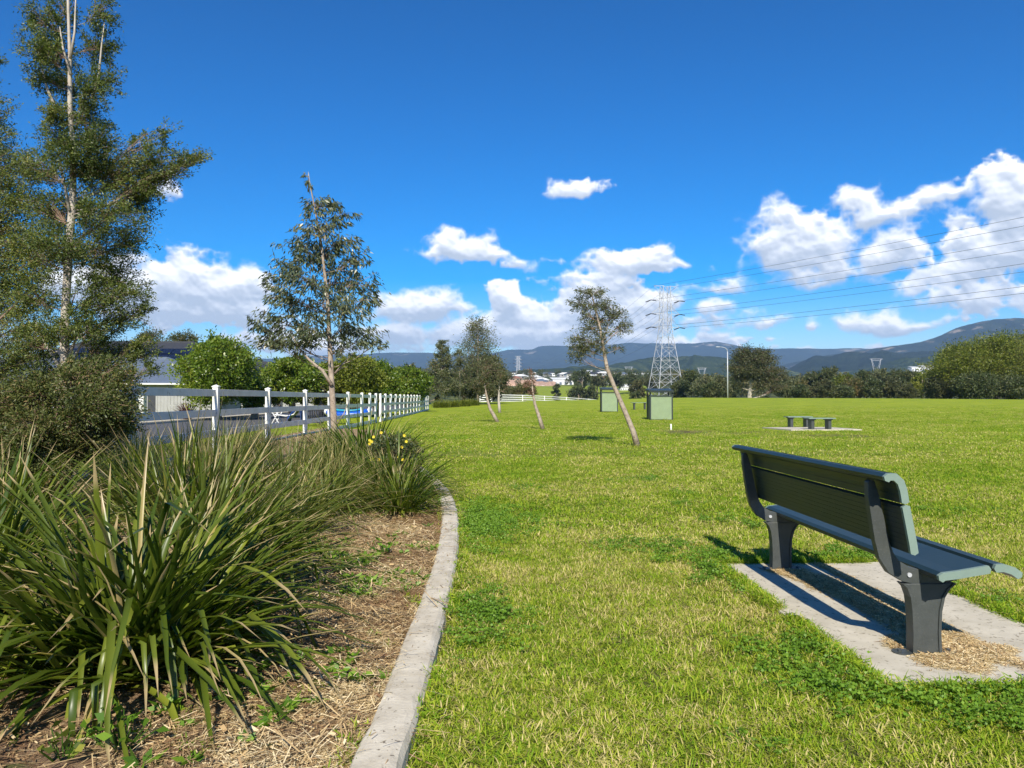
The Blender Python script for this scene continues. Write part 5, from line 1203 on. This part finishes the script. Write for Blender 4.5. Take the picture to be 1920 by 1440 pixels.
for k in range(7):
    x = -.33 + k * .11
    for y in (-.25, .25): MB().box((x, y, .38), (.05, .02, .6)).build('slat', M['black'], r)
for y in (-.25, .25): MB().box((0, y, .69), (.74, .04, .05)).build('rim', M['black'], r)
for s in (-1, 1): MB().tube([(s * .3, -.3, .09), (s * .3, -.26, .09)], .09, 12).build('wheel', M['black'], r)

# ================================================================== TOWN IN THE VALLEY
M['cutbank'] = mat('pink_earth', (.50, .32, .22), (.34, .22, .15), .95, .06, speck=(.2, .62, (.55, .45, .36)))
M['roof_red'] = mat('terracotta_roof', (.26, .12, .08), (.2, .09, .06), .8, 1); M['brick'] = mat('tan_brick_wall', (.42, .30, .2), (.34, .24, .16), .9, 2)
def simple_house(w, d, h, rh, roof_m, wall_m):
    r = bpy.data.objects.new('town_house', None); COL.objects.link(r)
    MB().box((0, 0, h / 2 - 1), (w, d, h + 2)).build('wall', wall_m, r); hip_roof(r, w, d, h + .01, rh, .5, roof_m)
    for x in (-w * .28, w * .1, w * .34): MB().box((x, -d / 2 - .03, h * .55), (1.8, .1, 1.3)).build('window', M['glass'], r)
    return r
protos = [simple_house(13, 10, 3.2, 2.4, M['roof_grey'], M['wall_light']), simple_house(15, 9, 5.4, 2.2, M['roof_dark'], M['white']), simple_house(12, 10, 3, 2.6, M['roof_red'], M['brick']), simple_house(16, 10, 3.4, 2.2, M['white'], M['wall_light'])]
cols = ['grey-roofed pale', 'dark-roofed two-storey white', 'terracotta-roofed tan brick', 'white-roofed pale']
g = np.random.default_rng(77); HZN = [(640, 'left of the slim gum'), (740, 'behind the broad-leaved trees'), (840, 'beyond the fence end'), (955, 'behind the feathery tree'), (985, 'under the small far pylon'), (1012, 'behind the dry sapling'), (1050, 'by the long white building'), (1095, 'above the two meadow bushes'), (1140, 'left of the leaning trunk'), (1185, 'right of the leaning trunk'), (1222, 'between the two sheds'), (1290, 'seen through the tall pylon'), (1366, 'between pylon and lamp'), (9999, 'behind the spreading gum')]
used_ = [False] * 4; placed = []; cnt = 0
def put_house(k, p, yaw, lb, grp):
    o = protos[k] if not used_[k] else copy_tree(protos[k]); used_[k] = True
    o.location = p; o.rotation_euler = (0, 0, yaw); props(o, lb, 'house', grp)
tries = 0
while cnt < 78 and tries < 4000:
    tries += 1; u = g.random()
    px = g.uniform(955, 1135) if u < .62 else g.uniform(1140, 1460) if u < .9 else g.uniform(560, 950)
    Y = g.uniform(680, 1650); 
    if px > 1140: Y = g.uniform(900, 1900)
    p = onground(px, Y)
    if any((p - q).length < 17 for q in placed) or (1020 < px < 1090 and Y < 820): continue
    placed.append(p); k = int(g.choice(4, p=[.3, .2, .25, .25])); cnt += 1
    zone = next(z for lim, z in HZN if px < lim)
    zone = ('low on the valley slope, ' if Y < 1050 else 'high on the valley slope, ') + zone
    zone_old = 'on the valley slope behind the dry sapling' if px < 1060 and px > 950 else 'on the valley slope left of the leaning tree' if 950 < px < 1140 else 'on the distant slope behind the tall pylon' if px >= 1140 else 'in the valley beyond the left trees'
    put_house(k, p, g.uniform(-.6, .6), '%s house %s' % (cols[k], zone), 'distant %s houses %s' % (cols[k].split()[0], zone))
def warehouse(px, py, Y, w, d, h, label, mt):
    p = onground(px, Y); p.z = max(p.z - 1, at(px, py, Y).z - 2) if Y > 600 else p.z; r = empty('warehouse', p, label, 'building', .15)
    MB().box((0, 0, h / 2 - .5), (w, d, h + 1)).build('wall', mt, r); MB().add([(-w / 2 - .4, -d / 2 - .4, h + .05), (w / 2 + .4, -d / 2 - .4, h + .05), (w / 2 + .4, d / 2, h + 2.2), (-w / 2 - .4, d / 2, h + 2.2)], [(0, 1, 2, 3)]).build('roof', M['white'], r)
    for k in range(4): MB().box((-w * .38 + k * w * .25, -d / 2 - .05, h * .35), (w * .12, .1, h * .45)).build('door', M['roof_grey'], r)
warehouse(1053, 721, 700, 19, 14, 5.5, 'long bright white building in the valley right of the dry sapling', M['white'])
warehouse(942, 716, 760, 14, 10, 4.5, 'low white building behind the small far pylon', M['white'])
warehouse(1108, 700, 1050, 26, 14, 4, 'white hall on the slope above the two meadow bushes', M['white'])
for i_, (px, py, w) in enumerate(((1716, 694, 22), (1732, 690, 16), (1746, 692, 20), (1722, 702, 18))):
    warehouse(px, py, 1500, w, 12, 7 - i_ % 2 * 2, ['left hall of the distant white buildings above the right tree line', 'middle tall hall of the distant white buildings above the right tree line', 'right hall of the distant white buildings above the right tree line', 'lower front hall of the distant white buildings above the right tree line'][i_], M['white'])
warehouse(1170, 727, 500, 6, 4, 1.8, 'small white cottage between the leaning trunk and the nearer shed', M['white'])
warehouse(1186, 728, 510, 4.5, 4, 1.6, 'tiny white shed right of the small cottage beyond the meadow', M['white'])
# pink earth cut
n = 60; V = []; 
for k in range(n):
    px = 925 + (1042 - 925) * k / (n - 1); e = .5 + fbm(k * .21, 3.0, 4) * 1.0; p = onground(px, 640)
    top = at(px, 711 + 4 * (fbm(k * .3, 9., 3)) + (3 if px > 1005 else 0), 668).z; V += [(p.x, 640, p.z - 1), (p.x * 1.01, 646, (p.z + top) / 2 - e), (p.x * 1.03, 660, top), (p.x * 1.06, 700, top - 2)]
Fs = [(4 * k + q, 4 * k + 4 + q, 4 * k + 5 + q, 4 * k + 1 + q) for k in range(n - 1) for q in range(3)]
props(MB().add(V, Fs).build('earth_bank', M['cutbank']), kind='structure')

# far woodland between the houses: one mass nobody could count
def crown_piece(seed, n, H, rad_, mt):
    g = np.random.default_rng(seed); Cs = []
    for k in range(7):
        a = k * 2.4; q = in_ell(n // 7, g, .4) * np.array([rad_ * .55, rad_ * .55, H * .22]) + np.array([math.cos(a) * rad_ * .5, math.sin(a) * rad_ * .5, H * (.35 + .5 * g.random())]); Cs.append(q)
    C_ = np.concatenate(Cs); V, Fc, a = leaves_np(C_, g.normal(size=C_.shape), 1.3 * g.uniform(.6, 1.2, len(C_)), .75, np.clip(g.normal(.45, .2, len(C_)), 0, 1), g=g)
    me = npmesh('crown', V, Fc, a); me.materials.append(mt); return me
PW = [crown_piece(s, 260, 9 + s, 4.2 + .4 * s, M[['leafDark', 'leafOlive', 'leafDark', 'leafBrown'][s]]) for s in range(4)]
n = 26000; r_ = rng.uniform(320, 2700, n) ; a_ = rng.uniform(-.62, .75, n); r_ = 320 + (2700 - 320) * rng.random(n) ** .7; x, y = r_ * np.sin(a_), r_ * np.cos(a_)
den = sst(.44, .58, fbm(x / 130, y / 130, 4)) * .9 + .05
mead = (a_ > -.02) & (a_ < .19) & (r_ < 620); town = (a_ > -.03) & (a_ < .135) & (r_ < 1650)
den = np.where(town, den * .28, den); den = np.where(mead, .0, den); den = np.where(a_ > .21, np.maximum(den, .75 * (r_ < 900)), den)
k = rng.random(n) < den; x, y = x[k], y[k]
if placed:
    hp = np.array([(q.x, q.y) for q in placed]); dmin = np.full(len(x), 1e9)
    for q in hp: 
        dd = np.hypot(x - q[0], (y - q[1])); dd = np.where((y < q[1]) & (np.abs(x / y - q[0] / q[1]) < .008) & (q[1] - y < 60), 0, dd); dmin = np.minimum(dmin, dd)
    k = dmin > 10; x, y = x[k], y[k]
n = len(x)
scatter('woodland', np.stack([x, y, tz(x, y) - .4], 1), np.stack([np.zeros(n), np.zeros(n), rng.uniform(0, 6.28, n)], 1), rng.uniform(.6, 1.15, n), rng.random(n), rng.integers(0, 4, n), PW, 'far-off wooded valley floor between the houses and the hills', 'woodland')

# ================================================================== HILLS AND ESCARPMENT
def forest_mat(name, c0, c1, c2, scale, cliffc, field=None):
    m, nt, b = mat_new(name); tc = nn(nt, 'ShaderNodeTexCoord')
    def N(s, d=6, r=.65):
        q = nn(nt, 'ShaderNodeTexNoise', Scale=s, Detail=d, Roughness=r); nt.links.new(tc.outputs['Object'], q.inputs['Vector']); return q.outputs[0]
    col = ramp(nt, N(scale), [(.3, c0), (.5, c1), (.72, c2)]).outputs[0]
    if field: col = mixc(nt, ramp(nt, N(scale * .18, 4), [(.60, (0, 0, 0)), (.64, (1, 1, 1))]).outputs[0], col, field)
    cl = nn(nt, 'ShaderNodeAttribute', attribute_name='cliff').outputs['Fac']
    cf = math_(nt, 'MULTIPLY', cl, ramp(nt, N(scale * .9, 5), [(.56, (0, 0, 0)), (.66, (.8, .8, .8))]).outputs[0])
    col = mixc(nt, cf, col, cliffc)
    nt.links.new(col, b.inputs['Base Color']); b.inputs['Roughness'].default_value = 1; b.inputs['Specular IOR Level'].default_value = 0
    bp = nn(nt, 'ShaderNodeBump', Strength=1.0, Distance=25.0); nt.links.new(N(scale * 1.5, 5, .7), bp.inputs['Height']); nt.links.new(bp.outputs[0], b.inputs['Normal'])
    return m
def ridge(name, prof, dist, foot, mt, cliff=.0, gul=.12, back=1.25, seed=0, base=40):
    pa = [azel(px, py) for px, py in prof]; A = np.linspace(pa[0][0], pa[-1][0], 520); E = np.interp(A, [a for a, e in pa], [e for a, e in pa])
    ts = np.concatenate([np.linspace(0, 1, 60), np.linspace(1.03, 1.5, 10)])
    AA, TT = np.meshgrid(A, ts, indexing='ij'); EE = np.repeat(E[:, None], len(ts), 1)
    D0 = dist * (1 + .05 * (fbm(AA * 9 + seed, AA * 0 + 3, 3) - .5)); Rf = dist * foot
    rr_ = Rf + (D0 - Rf) * np.minimum(TT, 1) + (TT > 1) * (TT - 1) * dist * .35
    zc = CAMH + np.tan(EE) * D0 + dist * .0006 * (fbm(AA * 60 + seed, AA * 0, 4) - .5) * 2
    if cliff: sh = np.where(TT < .86, (1 - cliff) * (TT / .86) ** 1.5, np.where(TT < .93, (1 - cliff) + (cliff - .02) * (TT - .86) / .07, .98 + .02 * (TT - .93) / .07))
    else: sh = np.sin(np.clip(TT, 0, 1) * math.pi / 2) ** 1.15
    sh = np.where(TT > 1, 1 - (TT - 1) * .8, sh)
    nz = fbm(AA * 38 + seed * 3, TT * 2.2 + seed, 5) - .5
    z = base + (zc - base) * sh * (1 + gul * nz * np.sin(np.clip(TT, 0, 1) * math.pi) * 2)
    Vx = np.stack([rr_ * np.sin(AA), rr_ * np.cos(AA), z], -1).reshape(-1, 3); nt_ = len(ts)
    i, j = np.meshgrid(np.arange(len(A) - 1), np.arange(nt_ - 1), indexing='ij'); i = i.ravel(); j = j.ravel()
    Q = np.stack([i * nt_ + j, (i + 1) * nt_ + j, (i + 1) * nt_ + j + 1, i * nt_ + j + 1], 1)
    cl = ((TT > .87) & (TT < .92)).astype(float) * (1 if cliff else 0)
    props(link(name, npmesh(name, Vx, Q, dict(cliff=cl.ravel()), True), mt), kind='structure')
FM = forest_mat('far_forest', (.008, .016, .010), (.015, .026, .014), (.028, .04, .02), .006, (.34, .28, .22))
FM2 = forest_mat('hill_forest', (.008, .014, .008), (.016, .026, .012), (.035, .045, .02), .012, (.36, .28, .2))
FM3 = forest_mat('near_hill_forest', (.016, .028, .012), (.032, .05, .018), (.07, .085, .03), .016, (.3, .25, .2), field=(.15, .17, .06))
ridge('escarpment', [(-900, 660), (-300, 672), (200, 680), (480, 674), (560, 670), (640, 667), (700, 663), (800, 662), (880, 667), (905, 668), (930, 661), (955, 657), (1000, 655), (1012, 650), (1045, 648), (1100, 650), (1160, 646), (1180, 643), (1280, 646), (1310, 644), (1340, 642), (1352, 643), (1372, 647), (1400, 653), (1440, 655), (1500, 655), (1560, 654), (1640, 655), (1760, 656), (2200, 650), (3200, 640)], 8200, .62, FM, cliff=.16, base=80, seed=1)
ridge('mountain', [(1400, 700), (1470, 684), (1540, 668), (1600, 660), (1660, 653), (1690, 648), (1730, 640), (1765, 630), (1790, 620), (1815, 612), (1835, 606), (1870, 599), (1900, 597), (1960, 597), (2100, 600), (2300, 590), (2700, 600), (3400, 640)], 5600, .62, FM2, cliff=.22, base=60, seed=2, gul=.2)
ridge('foothill', [(1430, 705), (1475, 694), (1505, 680), (1530, 672), (1570, 667), (1640, 664), (1700, 662), (1760, 665), (1850, 664), (1950, 662), (2300, 668)], 4100, .7, FM2, base=60, seed=3, gul=.3)
ridge('foothill', [(1080, 705), (1130, 692), (1165, 682), (1200, 673), (1250, 669), (1330, 668), (1370, 673), (1410, 684), (1450, 694), (1500, 700)], 3000, .78, FM3, base=52, seed=4, gul=.4)
ridge('foothill', [(1560, 700), (1640, 690), (1690, 676), (1750, 671), (1820, 668), (1900, 671), (2000, 676), (2300, 690)], 3100, .78, FM3, base=52, seed=6, gul=.4)
ridge('foothill', [(-500, 695), (100, 692), (500, 688), (700, 690), (850, 694), (960, 697), (1050, 690), (1100, 688), (1160, 690), (1230, 700)], 2600, .8, FM3, base=50, seed=5, gul=.4)

# ================================================================== HAZE
hz = MB().box((0, 2600, 300), (26000, 21000, 680)).mesh('haze')
m = bpy.data.materials.new('haze'); m.use_nodes = True; nt = m.node_tree; nt.nodes.clear()
o_ = nn(nt, 'ShaderNodeOutputMaterial'); pv = nn(nt, 'ShaderNodeVolumePrincipled'); pv.inputs['Color'].default_value = (.40, .64, 1.0, 1); pv.inputs['Density'].default_value = 8.5e-5
nt.links.new(pv.outputs[0], o_.inputs['Volume'])
props(link('haze', hz, m), kind='stuff')
